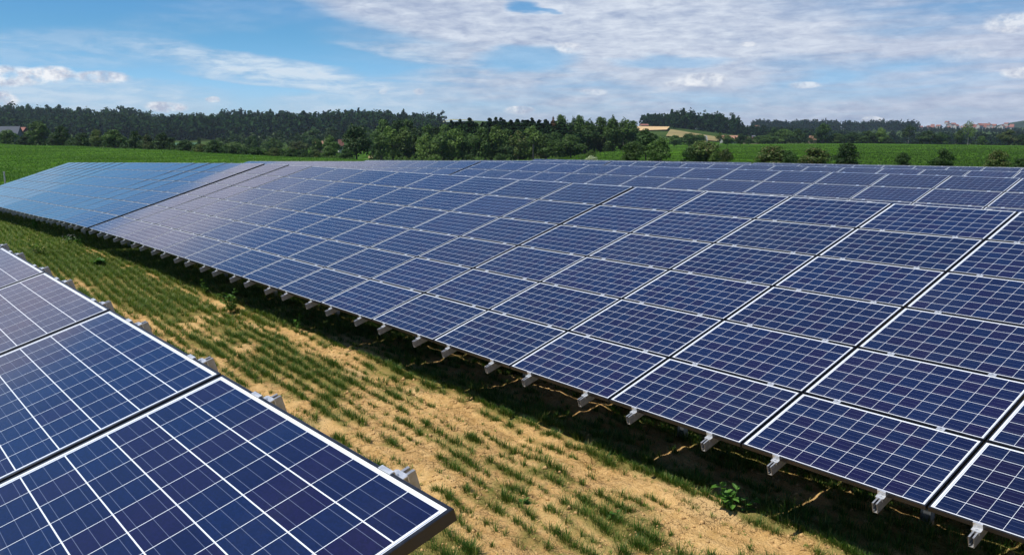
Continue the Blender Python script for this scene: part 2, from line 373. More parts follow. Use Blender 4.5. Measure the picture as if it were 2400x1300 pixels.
def clods(x, y):
    near = np.clip(1 - np.maximum(np.maximum(-13 - x, x - 5), np.maximum(-6 - y, y - 5)) / 4, 0, 1)
    h = (fbm(x, y, .55, 3) - .5) * .09 + (fbm(x, y, .14, 9, 3) - .5) * .045
    ry = y + .065 * x + .07 * np.sin(x * .35)
    h += np.cos(ry * 2 * math.pi / .21) * .008 + (np.abs(fbm(x, y, .24, 15, 3) - .5) - .1) * .10
    h += -.035 * np.exp(-((y + .05 + .03 * np.sin(x)) / .16) ** 2) - .03 * np.exp(-((y + 1.75 + .04 * np.sin(x * .7)) / .16) ** 2)
    return h * near + (1 - near) * (fbm(x, y, 1.2, 5) - .5) * .1 * np.clip(1 - (np.hypot(x, y) - 100) / 50, 0, 1)
GZ = GZ + clods(GX, GY)
def dens_fn(x, y):
    d = np.interp(x, [-17, -11, -6, 5], [1.15, 1.0, .72, .56])
    pn = .45 * fbm(x * .4, y * 1.6, .8, 21, 4) + .55 * fbm(x * .7, y * 1.2, .34, 44, 3); d = d + (pn - .5) * 3.0
    d -= .62 * np.exp(-((y + .05 + .03 * np.sin(x)) / .21) ** 2) * np.clip((x + 30) / 10, 0, 1) + .45 * np.exp(-((y + 1.75) / .21) ** 2) * np.clip((x + 24) / 8, 0, 1)
    d += .15 * np.exp(-((y - .40) / .30) ** 2)
    return d
ny, nx = GX.shape
idx = np.arange(nx * ny).reshape(ny, nx)
Fq = np.stack([idx[:-1, :-1], idx[:-1, 1:], idx[1:, 1:], idx[1:, :-1]], -1).reshape(-1, 4)

def ground_material():
    m, b = mat('ground_soil_and_grass')
    p = X(node('ShaderNodeNewGeometry').outputs['Position']); px, py, pz = sep(p)
    n1 = noise(p, 1.3, 5, .6); n2 = noise(p, 9, 5, .65); n3 = noise(p, 45, 4, .6); n0 = noise(p, .25, 3)
    soil = mixc(lstep(n2, .3, .7), (.56, .345, .125), (.82, .55, .25))
    soil = mixc(lstep(n1, .35, .68, 0, .45), soil, (.40, .215, .085))
    soil = mixc(sstep(n3, .62, .78) * .5, soil, (.66, .50, .30))
    cr = node('ShaderNodeTexVoronoi', feature='DISTANCE_TO_EDGE', i_Scale=7.0); lk(X(node('ShaderNodeVectorMath', operation='ADD', i_0=p, i_1=vecc(n2 * .30)).outputs[0]), cr.inputs['Vector'])
    crack = (1.0 - sstep(X(cr.outputs['Distance']), .003, .020)) * sstep(n1, .44, .60)
    soil = mixc(crack * .75, soil, (.13, .07, .03))
    # sown grass seen as ground cover, denser to the west of the strip
    ry = py + px * .065 + f('SINE', px * .35) * .07
    rows = f('COSINE', ry * (2 * math.pi / .21))
    dens = lstep(px, -6, -17, -.55, .62) + (n1 - .5) * 2.2 + rows * .22 + (n2 - .5) * 1.2
    track = f('EXPONENT', (py + .05 + f('SINE', px) * .03).pow(2.0) * -22.0) + f('EXPONENT', (py + 1.75).pow(2.0) * -26.0) * .8
    dens = dens - track * 1.1 * sstep(px, -30, -18)
    gcol = mixc(lstep(n2, .3, .7), (.060, .095, .016), (.150, .170, .038))
    cova = X(node('ShaderNodeAttribute', attribute_name='cover').outputs['Fac'])
    gmask = mx(sstep(cova + (n2 - .5) * 1.0 + rows * .15, .35, 1.0) * .72, sstep(dens, -.05, .45) * sstep(0.0 - px, 10, 22))
    rut = sstep(noise(vec(px * .35, py * 3.0, 0.0), 1.2, 4), .52, .66)
    soil = mixc(rut * .3, soil, (.36, .20, .08)); soil = mixc(1.0, soil, vecc(lstep(noise(p, 70, 3, .7), .3, .7, .70, 1.22)), 'MULTIPLY'); soil = mixc(sstep(noise(p, .7, 3), .55, .7) * .5, soil, (.72, .52, .27))
    near = mixc(gmask, soil, gcol)
    # outside the site: meadow strip, then crops
    far = sstep(mx(mx(-56.0 - px, py - 56.0), mx(px - 18.0, -16.0 - py)) + (n0 - .5) * 3.0, 0.0, 2.0)
    stripd = mx(mx(-56.0 - px, py - 56.0), mx(px - 18.0, -16.0 - py))
    mead = mixc(lstep(n1, .3, .7), (.16, .17, .05), (.27, .235, .09))
    crop = mixc(lstep(noise(p, .9, 4, .7), .35, .66), (.024, .066, .005), (.056, .125, .010))
    crop = mixc(sstep(noise(p, 2.0, 3, .7), .57, .68) * .55, crop, (.10, .19, .04))
    crop = mixc(lstep(noise(p, .02, 3), .35, .65, 0, .35), crop, (.055, .10, .022))
    crop = mixc(1.0, crop, vecc(lstep(noise(p, .035, 3, .5), .35, .65, .75, 1.5)), 'MULTIPLY')
    crow = f('SINE', (px * .6 + py * .8 + noise(p, .03, 2) * 9) * .9); crop = mixc(1.0, crop, vecc(lstep(crow, -1, 1, .80, 1.20)), 'MULTIPLY')
    cov = mixc(sstep(stripd + (n0 - .5) * 4, 13.0, 15.0), mead, crop)
    c = mixc(far, near, cov)
    dist = f('SQRT', (px - 4.3).pow(2.0) + (py + 6.1).pow(2.0))
    c = mixc(sstep(dist, 640, 700) * .9, c, mixc(lstep(noise(p, .012, 3), .4, .6), (.030, .052, .016), (.055, .085, .025)))
    lk(c, b.inputs['Base Color']); b.inputs['Roughness'].default_value = 1.0; b.inputs['Specular IOR Level'].default_value = 0.0
    h = n2 * .9 + n3 * .5 - crack * .5 + noise(p, .9, 4, .7) * 2.0 * far
    bp = node('ShaderNodeBump', i_Strength=1.0, i_Distance=.07); lk(h, bp.inputs['Height']); lk(bp.outputs[0], b.inputs['Normal'])
    return m
M_GROUND = ground_material()
me = mesh_np('ground', np.stack([GX, GY, GZ], -1).reshape(-1, 3), Fq, M_GROUND, smooth=True)
at_ = me.attributes.new('cover', 'FLOAT', 'POINT'); at_.data.foreach_set('value', np.clip(dens_fn(GX, GY), 0, 1.3).astype(np.float32).ravel())
tag(ob('ground', me), kind='structure')
def gfull(x, y):
    x = np.asarray(x, float); y = np.asarray(y, float)
    return ground(x, y) + clods(x, y)

# ---------------------------------------------------------------- solar tables
U, V = 1.67, 1.01; PW, PH = 1.65, .99
FL = .0125; FH = .038
def glass_mesh():
    m = MB(); m.poly([(FL, FL, 0), (PW - FL, FL, 0), (PW - FL, PH - FL, 0), (FL, PH - FL, 0)], M_GLASS)
    m.poly([(FL, FL, -.005), (FL, PH - FL, -.005), (PW - FL, PH - FL, -.005), (PW - FL, FL, -.005)], M_WBACK)
    me = m.mesh('panel_laminate'); uvl = me.uv_layers.new(name='UVMap')
    for lp in me.loops: co = me.vertices[lp.vertex_index].co; uvl.data[lp.index].uv = (co.x, co.y)
    return me
def frame_part(m):
    t = .0016; b = .0022
    def bar(P, Q, inn):       # profile bar with a small bevel: outer edge P->Q, inner offset vector inn
        P = Vector(P); Q = Vector(Q); n = Vector(inn).normalized(); a = (Q - P).normalized()
        for (w0, w1, z0, z1) in ((0, FL, -FH, t - b), ):
            m.hexa([P + Vector((0, 0, z0)), Q + Vector((0, 0, z0)), Q - a * w1 + n * w1 + Vector((0, 0, z0)), P + a * w1 + n * w1 + Vector((0, 0, z0)),
                    P + Vector((0, 0, z1)), Q + Vector((0, 0, z1)), Q - a * w1 + n * w1 + Vector((0, 0, z1)), P + a * w1 + n * w1 + Vector((0, 0, z1))], M_FRAME)
        P2 = P + a * b + n * b; Q2 = Q - a * b + n * b
        i1 = P + a * FL + n * FL; i2 = Q - a * FL + n * FL; z = Vector((0, 0, t)); z1 = Vector((0, 0, t - b))
        m.poly([P2 + z, Q2 + z, i2 + z, i1 + z], M_FRAME); m.poly([P + z1, Q + z1, Q2 + z, P2 + z], M_FRAME)
    bar((0, 0, 0), (PW, 0, 0), (0, 1, 0)); bar((PW, 0, 0), (PW, PH, 0), (-1, 0, 0)); bar((PW, PH, 0), (0, PH, 0), (0, -1, 0)); bar((0, PH, 0), (0, 0, 0), (1, 0, 0))
ME_GLASS = glass_mesh(); _m = MB(); frame_part(_m); ME_FRAME = _m.mesh('panel_frame')
def whole_panel():
    m = MB(); m.poly([(FL, FL, 0), (PW - FL, FL, 0), (PW - FL, PH - FL, 0), (FL, PH - FL, 0)], M_GLASS); frame_part(m)
    me = m.mesh('panel_whole'); uvl = me.uv_layers.new(name='UVMap')
    for lp in me.loops: co = me.vertices[lp.vertex_index].co; uvl.data[lp.index].uv = (co.x, co.y)
    return me
ME_WHOLE = whole_panel()
def rail_mesh(L, front, back):
    """hollow aluminium section running up the slope, local y from -front to L+back"""
    m = MB(); w_, h_, t = .021, .088, .0035; y0, y1 = -front, L + back; z1 = -FH - .001; z0 = z1 - h_
    m.box(-w_, -w_ + t, y0, y1, z0, z1, M_ALU); m.box(w_ - t, w_, y0, y1, z0, z1, M_ALU)
    m.box(-w_ + t, w_ - t, y0 + .001, y1 - .001, z0, z0 + t, M_ALU); m.box(-w_ + t, -.008, y0 + .001, y1 - .001, z1 - t, z1, M_ALU); m.box(.008, w_ - t, y0 + .001, y1 - .001, z1 - t, z1, M_ALU)
    m.box(-w_ + t, w_ - t, y0 + .35, y1 - .35, z1 - .03, z1 - .026, M_ALU)
    m.box(-w_ + t, -w_ + .012, y0 + .001, y1 - .001, z0 + .018, z0 + .022, M_ALU); m.box(w_ - .012, w_ - t, y0 + .001, y1 - .001, z0 + .018, z0 + .022, M_ALU)
    return m.mesh('rail')
def endclamp_mesh(sgn):
    """stepped end clamp: foot on the rail, riser against the frame, lip over it; sgn -1 low edge, +1 high edge"""
    m = MB(); a = .034; s = sgn
    def bx(y0, y1, z0, z1, w=a): m.box(-w, w, min(y0 * s, y1 * s), max(y0 * s, y1 * s), z0, z1, M_CLAMP)
    bx(-.012, .004, .0019, .006); bx(.0015, .0055, -FH + .004, .0019); bx(.0015, .042, -FH, -FH + .004); bx(.042, .046, -FH - .022, -FH + .004, .028)
    m.tube([(0, .022 * s, -FH + .004), (0, .022 * s, -FH + .013)], .008, M_CLAMP, 6)
    return m.mesh('end_clamp')
def midclamp_mesh():
    m = MB(); m.box(-.034, .034, -.021, .021, .0019, .0052, M_CLAMP); m.box(-.034, .034, -.006, .006, -.03, .0019, M_CLAMP)
    m.tube([(0, 0, .0052), (0, 0, .0105)], .0075, M_STEEL, 6); return m.mesh('mid_clamp')
ME_EC0, ME_EC1, ME_MC = endclamp_mesh(-1), endclamp_mesh(1), midclamp_mesh()
_cache = {}
def post_mesh(h):
    k = round(h, 1)
    if k not in _cache:
        m = MB(); m.box(-.05, -.045, -.035, .035, -.5, h, M_STEEL); m.box(.045, .05, -.035, .035, -.5, h, M_STEEL); m.box(-.045, .045, -.003, .003, -.5, h, M_STEEL)
        _cache[k] = m.mesh('post')
    return _cache[k]

def table(name, label, x_right, ncols, Y0, zlf, ztf, yoff_l=lambda x: 0.0, yoff_t=lambda x: 0.0, frames=True, vis_rows=(0, 6), clamps='all', rails=True, rail_vis=None, seed=0, group='rows of ground mounted solar panels', Lfix=6 * V):
    rd = random.Random(seed)
    xm = x_right - ncols * U / 2
    base = Vector((xm, Y0 + 2.9, gz(xm, Y0 + 2.9)))
    root = bpy.data.objects.new(name, None); col.objects.link(root); root.location = base; root.empty_display_size = .2
    tag(root, label, 'solar panels', group)
    def line(x):     # low point, unit slope vector at X
        lo = np.array([x, Y0 + yoff_l(x), zlf(x)]); dyt = yoff_t(x) - yoff_l(x); dz = ztf(x) - zlf(x)
        s = np.array([-dyt * .0, math.sqrt(max(.1, Lfix ** 2 - dz * dz)), dz]); s[1] = math.sqrt(max(.1, Lfix ** 2 - dz ** 2))
        return lo, s / np.linalg.norm(s)
    def frame_at(x0, x1):
        a, sa = line(x0); b, sb = line(x1); s = sa + sb; s /= np.linalg.norm(s); xd = b - a; xd /= np.linalg.norm(xd)
        s = s - xd * (s @ xd); s /= np.linalg.norm(s); n = np.cross(xd, s); return a, xd, s, n
    def mtx(o, xd, s, n):
        m = Matrix(((xd[0], s[0], n[0], o[0] - base[0]), (xd[1], s[1], n[1], o[1] - base[1]), (xd[2], s[2], n[2], o[2] - base[2]), (0, 0, 0, 1)))
        return m
    midcount = 0; extra = MB()
    for c in range(ncols):
        x1 = x_right - c * U; x0 = x1 - U
        a, xd, s, n = frame_at(x0, x1)
        ctilt = rd.gauss(0, .0011); ctx = rd.gauss(0, .0006)
        for r in range(6):
            o = a + xd * .01 + s * (r * V + .01)
            m4 = mtx(o, xd, s, n) @ Matrix.Translation((PW / 2, PH / 2, 0)) @ Matrix.Rotation(ctilt + rd.gauss(0, .0012), 4, 'X') @ Matrix.Rotation(ctx + rd.gauss(0, .0006), 4, 'Y') @ Matrix.Translation((-PW / 2, -PH / 2, 0))
            if frames and vis_rows[0] <= r < vis_rows[1]:
                p = ob('solar_panel', ME_GLASS, root, mtx=m4); ob('frame', ME_FRAME, p)
            else: ob('solar_panel', ME_WHOLE, root, mtx=m4)
        for fr in (.22, .79):
            o = a + xd * U * fr
            if rails:
                rail = ob('support_rail', RAIL, root, mtx=mtx(o, xd, s, n))
                ob('end_clamp', ME_EC0, rail, loc=(0, .01, 0)); ob('end_clamp', ME_EC1, rail, loc=(0, 6 * V - .01, 0))
            elif clamps != 'none':
                ob('end_clamp', ME_EC1, root, mtx=mtx(o + s * (6 * V - .01), xd, s, n))
            if clamps != 'none':
                for r in range(1, 6):
                    if r < vis_rows[0]: continue
                    mm = mtx(o + s * (r * V), xd, s, n)
                    if midcount < 100: ob('mid_clamp', ME_MC, root, mtx=mm); midcount += 1
                    else:
                        i = len(extra.v)
                        for v_ in ME_MC.vertices: extra.v.append(tuple(mm @ v_.co))
                        for pl in ME_MC.polygons: extra.f.append([i + q for q in pl.vertices]); extra.m.append(0)
                        if not extra.mats: extra.mats = [M_CLAMP]
    if extra.v: tag(ob('far_clamps', extra.mesh('far_clamps'), root), kind='stuff')
    # posts and the two beams that carry the rails
    if rails:
        xl = x_right - ncols * U
        for t in (1.45, 4.6):
            m = MB(); P = []
            for k in range(ncols + 1):
                x = min(max(xl + k * U, xl + .12), x_right - .12); lo, s = line(x); n = np.array([0, -s[2], s[1]]); q = lo + s * t - n * (FH + .001 + .088 + .05); P.append(q - np.array(base))
            for p0, p1 in zip(P, P[1:]):
                m.hexa([p0 + d for d in (np.array([0, -.035, -.049]), )] + [p1 + np.array([0, -.035, -.049]), p1 + np.array([0, .035, -.049]), p0 + np.array([0, .035, -.049]),
                        p0 + np.array([0, -.035, .048]), p1 + np.array([0, -.035, .048]), p1 + np.array([0, .035, .048]), p0 + np.array([0, .035, .048])], M_STEEL)
            ob('cross_beam', m.mesh('cross_beam'), root)
            k = 0; x = x_right - 1.05
            while x > xl + .3:
                lo, s = line(x); q = lo + s * t - np.array([0, -s[2], s[1]]) * (FH + .001 + .088 + .101); g = gz(x, q[1])
                ob('post', post_mesh(q[2] - g), root, loc=Vector((x, q[1], q[2] - round(q[2] - g, 1))) - base); x -= 2.9
    return root
ZL = lambda x: interp(x, [(-60, -1.05), (-51.5, -.80), (-38.8, -.407), (-30.8, -.223), (-26.6, -.084), (-23.5, -.034), (-20, 0), (12, 0)])
ZT = lambda x: interp(x, [(-60, .9), (-51.5, 1.115), (-37.2, 1.464), (-26.7, 1.713), (-23.4, 1.78), (12, 1.782)])
OL = lambda x: -.0128 * max(0, -7 - x)
RAIL = rail_mesh(6 * V, .11, .105)
table('solar_table', 'long near table of blue panels filling the middle and right, right of the dark gap', 3 * U, 17, 0, ZL, ZT, OL, OL, seed=1)
table('solar_table', 'left half of the long near row, mirroring blue sky, left of the dark gap', -14 * U - .23, 17, 0, ZL, ZT, OL, OL, seed=2)
# the table right in front of the camera's feet
yaw, pt, tl = R(.985), R(-.349), R(16.67)
fx_ = np.array([math.cos(yaw) * math.cos(pt), math.sin(yaw) * math.cos(pt), math.sin(pt)])
lowc = np.array([2.6477, -10.7175, .0161])
FG_ZL = lambda x: lowc[2] + (x - lowc[0]) * math.tan(pt)
FG_O = lambda x: (x - lowc[0]) * math.tan(yaw)
RAIL = rail_mesh(6 * V, .11, .068)
table('solar_table', 'closest table in the bottom left corner, black framed panels ending at a black corner', lowc[0] + .008, 12, lowc[1], FG_ZL, lambda x: FG_ZL(x) + 6 * V * math.sin(tl), FG_O, FG_O, seed=3)
# rows behind
def zt_of(pts): return lambda x: interp(x, pts)
T2 = [(-60, .78), (-52.9, .93), (-39, 1.267), (-36, 1.34), (-25.7, 1.589), (-23.9, 1.596), (-20.5, 1.613), (-17.2, 1.637), (-12.2, 1.664), (-8.9, 1.69), (-5.5, 1.709), (0, 1.72)]
T3 = [(-60, .65), (-54.4, .767), (-41.6, 1.039), (-38, 1.115), (-32.7, 1.226), (-29.4, 1.288), (-27.7, 1.325), (-24.3, 1.363), (-19.4, 1.378), (-14.4, 1.41), (-9.4, 1.443), (0, 1.49)]
T4 = [(-60, .43), (-56.2, .526), (-46.9, .717), (-39.7, .871), (-32.8, .975), (-28, 1.005), (-23, 1.07), (-18, 1.13), (-13, 1.2), (0, 1.35)]
T5 = [(-60, .37), (-58.3, .393), (-50.2, .478), (-40, .601), (-32.4, .704), (-25.7, .761), (-15.2, .875), (0, 1.0)]
DZ = 6 * V * math.sin(R(17.1))
for i, (Y0, T, xr, nr, nl, gap, vr) in enumerate(((10.68, T2, -3.88 + 4 * U, 17, 16, .22, 3), (21.1, T3, -7.75 + 4 * U, 16, 16, .22, 4), (31.6, T4, -11.46 + 4 * U, 16, 15, .22, 4), (42.0, T5, -15.2 + 4 * U, 15, 15, .22, 4))):
    zt = zt_of(T); zl = (lambda zt: lambda x: zt(x) - DZ)(zt); nm = ('second', 'third', 'fourth', 'farthest')[i]
    table('solar_table', 'right hand table of the %s row of panels back from the wide dirt strip' % nm, xr, nr, Y0, zl, zt, frames=(i == 0), vis_rows=(vr, 6), rails=False, clamps='all' if i < 2 else 'top' , seed=10 + i)
    table('solar_table', 'left hand table of the %s row of panels back from the wide dirt strip' % nm, xr - nr * U - gap, nl, Y0, zl, zt, frames=False, vis_rows=(vr, 6), rails=False, clamps='all' if i < 2 else 'top', seed=20 + i)

# ---------------------------------------------------------------- grass on the strip
def rot_blades(P, n, h, wd, lean, mat_, name, seed, label=None):
    """P: tuft positions (k,3); n blades each; every blade a bent tapering strip"""
    g = np.random.default_rng(seed); k = len(P); N = k * n
    base = np.repeat(P, n, 0); H = np.repeat(h, n) * g.uniform(.55, 1.15, N); az = g.uniform(0, 2 * math.pi, N)
    base = base + np.stack([np.cos(az), np.sin(az), np.zeros(N)], -1) * (g.uniform(0, 1, N) * .6 * np.repeat(h, n))[:, None]
    ln = g.uniform(.25, 1.0, N) * lean; d = np.stack([np.cos(az), np.sin(az), np.zeros(N)], -1); sd_ = np.stack([-np.sin(az), np.cos(az), np.zeros(N)], -1)
    W_ = wd * g.uniform(.7, 1.3, N)
    def pt(t, wf): c = base + d * (H * ln * t * t)[:, None] + np.array([0, 0, 1.]) * (H * t * (1 - .25 * ln * t))[:, None]; return c - sd_ * (W_ * wf)[:, None], c + sd_ * (W_ * wf)[:, None]
    a0, b0 = pt(0, .5); a1, b1 = pt(.55, .42); a2, b2 = pt(1.0, .05)
    Vv = np.stack([a0, b0, a1, b1, a2, b2], 1).reshape(-1, 3); i = np.arange(N)[:, None] * 6
    Fa = np.concatenate([i + np.array([0, 1, 3, 2]), i + np.array([2, 3, 5, 4])], 1).reshape(-1, 4)
    return mesh_np(name, Vv, Fa, mat_)
def strip_tufts(x0, x1, y0, y1, per, seed, thr=1.0):
    g = np.random.default_rng(seed); N = int((x1 - x0) * (y1 - y0) * per)
    x = g.uniform(x0, x1, N); y = g.uniform(y0, y1, N)
    ry = y + .065 * x + .07 * np.sin(x * .35); k = np.round(ry / .21); y = y - (ry - k * .21) * np.clip(g.uniform(.25, 1.1, N) + np.clip((x + 14) / 20, 0, .35), 0, 1)
    d = dens_fn(x, y); keep = g.uniform(0, 1, N) < d * thr; x, y, d = x[keep], y[keep], d[keep]
    return np.stack([x, y, gfull(x, y) - .004], -1), d
P, d = strip_tufts(-10.5, 4.2, -4.6, 3.2, 100, 3)
me = rot_blades(P, 28, np.clip(.055 + .06 * d, .035, .13), .0050, .75, L_GRASS, 'grass_near', 5)
tag(ob('grass', me), 'tufts of dark green grass sown in rows on the dry ochre soil', 'grass', kind='stuff')
P, d = strip_tufts(-26, -10.5, -4.2, 3.2, 90, 4)
me = rot_blades(P, 16, np.clip(.07 + .06 * d, .04, .15), .009, .9, L_GRASS2, 'grass_mid', 6)
tag(ob('grass', me), 'thicker green grass along the middle of the strip between the two near rows', 'grass', kind='stuff')
P, d = strip_tufts(-62, -26, -5, 3.2, 70, 5)
me = rot_blades(P, 7, np.clip(.08 + .06 * d, .06, .18), .016, .9, L_GRASS2, 'grass_far', 7)
tag(ob('grass', me), 'dense green grass at the far left end of the strip', 'grass', kind='stuff')
gq = np.random.default_rng(91); n_ = 9000; x = gq.uniform(-10.5, 4.2, n_); y = gq.uniform(-4.6, 2.6, n_); k_ = gq.uniform(0, 1, n_) < .25 + .6 * np.clip(dens_fn(x, y), 0, 1); x, y = x[k_], y[k_]
ry = y + .065 * x + .07 * np.sin(x * .35); y = y - (ry - np.round(ry / .21) * .21) * gq.uniform(.3, 1.0, len(x))
tag(ob('seedlings', rot_blades(np.stack([x, y, gfull(x, y) - .003], -1), 9, gq.uniform(.018, .055, len(x)), .0045, 1.3, L_GRASS2, 'seedlings', 8)), 'thin seedlings and dry stalks scattered on the sandy soil', 'grass', kind='stuff')
# crumbs of soil
g = np.random.default_rng(31); N = 30000
x = g.uniform(-9, 4, N); y = g.uniform(-4.2, 2.0, N); s = g.gamma(1.6, .0050, N) + .003
kp = fbm(x, y, .8, 77) > .45 + g.normal(0, .05, N); x, y, s = x[kp], y[kp], s[kp]; N = len(x)
oc = np.array([(1, 0, 0), (-1, 0, 0), (0, 1, 0), (0, -1, 0), (0, 0, .8), (0, 0, -.5)], float)
Vv = (np.stack([x, y, gfull(x, y)], -1)[:, None] + oc[None] * s[:, None, None] * g.uniform(.6, 1.3, (N, 6, 1))).reshape(-1, 3)
tr = np.array([(0, 2, 4), (2, 1, 4), (1, 3, 4), (3, 0, 4), (2, 0, 5), (1, 2, 5), (3, 1, 5), (0, 3, 5)])
tag(ob('soil_crumbs', mesh_np('soil_crumbs', Vv, (np.arange(N)[:, None, None] * 6 + tr[None]).reshape(-1, 3), simple('soil_clod', (.50, .32, .14), .95, 0, .3, 20, .1))), 'loose crumbs of dry ochre soil', 'soil', kind='stuff')

# weeds
def weed_mesh(seed, h, n, ls, mat_=None, low=False, flowers=False):
    rd = random.Random(seed); m = MB(); mat_ = mat_ or L_WEED
    for k in range(max(2, n // 7)):
        a = rd.uniform(0, 6.28); t = rd.uniform(.1, .5) * (2.2 if low else 1); P0 = Vector((rd.uniform(-.02, .02), rd.uniform(-.02, .02), -.02)); H = h * rd.uniform(.6, 1)
        top = P0 + Vector((math.cos(a) * t * H, math.sin(a) * t * H, H)); m.tube([P0, (P0 + top) / 2 + Vector((0, 0, .02 * h)), top], [h * .014, h * .011, h * .006], mat_, 5)
        for j in range(7):
            q = P0.lerp(top, rd.uniform(.25, 1)); b = rd.uniform(0, 6.28); L = ls * rd.uniform(.6, 1.2); d = Vector((math.cos(b), math.sin(b), rd.uniform(-.1, .6))).normalized(); s_ = d.cross(Vector((0, 0, 1))).normalized() * L * .3
            u_ = Vector((0, 0, 1)) * L * .12
            m.poly([q, q + d * L * .35 + s_ + u_, q + d * L * .75 + s_ * .7 + u_, q + d * L], mat_); m.poly([q, q + d * L, q + d * L * .75 - s_ * .7 + u_, q + d * L * .35 - s_ + u_], mat_)
    fl = None
    if flowers:
        f2 = MB()
        for k in range(40):
            q = Vector((rd.gauss(0, h * .35), rd.gauss(0, h * .35), h * rd.uniform(.6, 1.05))); r_ = h * .035
            f2.poly([q + Vector((math.cos(t) * r_, math.sin(t) * r_, rd.uniform(-.3, .3) * r_)) for t in (0, 1.26, 2.5, 3.77, 5.0)], M_PETAL)
        fl = f2.mesh('flowers')
    return m.mesh('weed'), fl
M_PETAL = simple('white_petals', (.75, .78, .8), .6)
def groundpt(px, py):
    d = ray(px, py); t = 5.0
    for _ in range(40):
        p = C + d * t; z = float(gfull([p[0]], [p[1]])[0]); t += (p[2] - z) / max(.02, -d[2]) * .8
    return C + d * t
for px, py, h, n, ls, lab, low, flw in ((1712, 1195, .30, 40, .10, 'bright leafy weed at the shadow edge near the bottom right', 0, 0), (1752, 1200, .18, 20, .07, 'small leafy sprig right of the bright weed at the shadow edge', 0, 0),
        (1437, 1215, .14, 20, .05, 'little upright green weed standing alone on bare soil near the bottom', 0, 0), (1232, 1178, .10, 14, .07, 'pale green seedling among grass tufts right of the black panel corner', 0, 0),
        (543, 735, .55, 50, .12, 'tall leafy weed beside the brown soil patch at the shadow edge', 0, 0), (487, 690, .45, 30, .10, 'thin tall weed against the shadow left of the taller leafy weed', 0, 0),
        (697, 775, .40, 22, .07, 'spindly weed with small leaves sticking up before the shadow', 0, 0), (240, 625, .25, 70, .16, 'low spreading weed with broad pale leaves in the grass', 1, 0),
        (95, 600, .45, 110, .10, 'round dark bushy weed at the left by the closest table', 1, 0), (163, 575, .35, 40, .10, 'white flowering weed at the grass edge on the left', 0, 1),
        (186, 578, .40, 30, .10, 'green weed just right of the white flowering one', 0, 0), (303, 608, .35, 24, .09, 'small forked weed in front of the shadow right of the flowering weed', 0, 0), (80, 540, .7, 60, .16, 'tall weedy clump under the far left rail ends', 0, 0)):
    p = groundpt(px, py); me, fl = weed_mesh(px, h, n, ls, L_GRASS2 if 'dark bushy' in lab else None, low, flw)
    o = ob('weed', me, loc=Vector((p[0], p[1], p[2] - .01))); tag(o, lab, 'weed')
    if fl: ob('flowers', fl, o)

# low crop plants that roughen the nearer parts of the fields
def crops(name, label, pxa, pxb, ra, rb, n, h, seed, m):
    g = np.random.default_rng(seed); px = g.uniform(pxa, pxb, n); r = ra * (rb / ra) ** g.uniform(0, 1, n)
    d = fwd[None] + right[None] * ((px - 1200) / F_PX)[:, None]; d = d[:, :2] / np.linalg.norm(d[:, :2], axis=1)[:, None]
    x = C[0] + d[:, 0] * r; y = C[1] + d[:, 1] * r; q = x * .6 + y * .8; k = np.round(q / 1.0); e = (q - k) * .8; x = x - e * .6; y = y - e * .8
    ok = (np.maximum(-56 - x, y - 56) > 14.5); x, y, r = x[ok], y[ok], r[ok]
    me = rot_blades(np.stack([x, y, ground(x, y) - .03], -1), 7, h * (r / 100) ** .35 * g.uniform(.6, 1.3, len(x)), .05, 1.0, m, name, seed + 1)
    return tag(ob(name, me), label, 'crop', kind='stuff')
M_CROP = leaf_mat('crop_leaf', (.030, .085, .008), (.075, .165, .018), (.13, .22, .05), .5, .3)
crops('crop_plants', 'rows of young green crop on the rising field at the left', -60, 900, 62, 330, 26000, .20, 301, M_CROP)
crops('crop_plants', 'rows of young green crop on the wide field behind the panels at the right', 1350, 2500, 95, 500, 26000, .24, 302, M_CROP)

# ---------------------------------------------------------------- trees
def quads(P, N_, s, g, flat=.5):
    """leaf clump faces at P facing N_"""
    k = len(P); n = N_ + g.normal(0, flat, (k, 3)); n /= np.linalg.norm(n, axis=1)[:, None] + 1e-9
    a = np.cross(n, g.normal(0, 1, (k, 3))); a /= np.linalg.norm(a, axis=1)[:, None] + 1e-9; b = np.cross(n, a)
    s = (s * g.uniform(.6, 1.35, k))[:, None]; q = g.uniform(.55, 1.0, (k, 4, 1))
    Vv = np.stack([P + (a * .5) * s * q[:, 0] * 1.3, P + b * s * .5 * q[:, 1], P - a * s * .5 * q[:, 2] * 1.3, P - b * s * .5 * q[:, 3]], 1)
    return Vv.reshape(-1, 3)
def crown_pts(seed, nl, nleaf, wx, z0, tall=1.0, tight=1.0, skirt=.16):
    g = np.random.default_rng(seed); C_ = []; 
    for k in range(nl):
        t = (k + .5) / nl; z = z0 + (1 - z0) * (.07 + .84 * t ** .9); prof = math.sin(math.pi * min(1, skirt + (.96 - skirt) * t)) ** .6
        a = g.uniform(0, 6.28); rr = wx * prof * g.uniform(.2, .78) * tight
        C_.append((math.cos(a) * rr, math.sin(a) * rr, z, wx * g.uniform(.30, .55) * (.55 + .6 * prof), (1 - z0) * g.uniform(.12, .21)))
    C_ = np.array(C_); wgt = C_[:, 3] ** 2; k = g.choice(nl, nleaf, p=wgt / wgt.sum())
    d = g.normal(0, 1, (nleaf, 3)); d /= np.linalg.norm(d, axis=1)[:, None]; d[:, 2] = np.where(d[:, 2] < -.35, -d[:, 2], d[:, 2])
    rad = g.uniform(.62, 1.06, nleaf)[:, None] ; c = C_[k]
    P = c[:, :3] + d * rad * np.stack([c[:, 3], c[:, 3], c[:, 4] * 1.15], -1)
    return P, d
def leafy(seed, nl=16, nleaf=2600, wx=.36, z0=.15, s=.05, tight=1.0, skirt=.16):
    g = np.random.default_rng(seed + 99); P, d = crown_pts(seed, nl, nleaf, wx, z0, tight=tight, skirt=skirt)
    return quads(P, d, s, g)
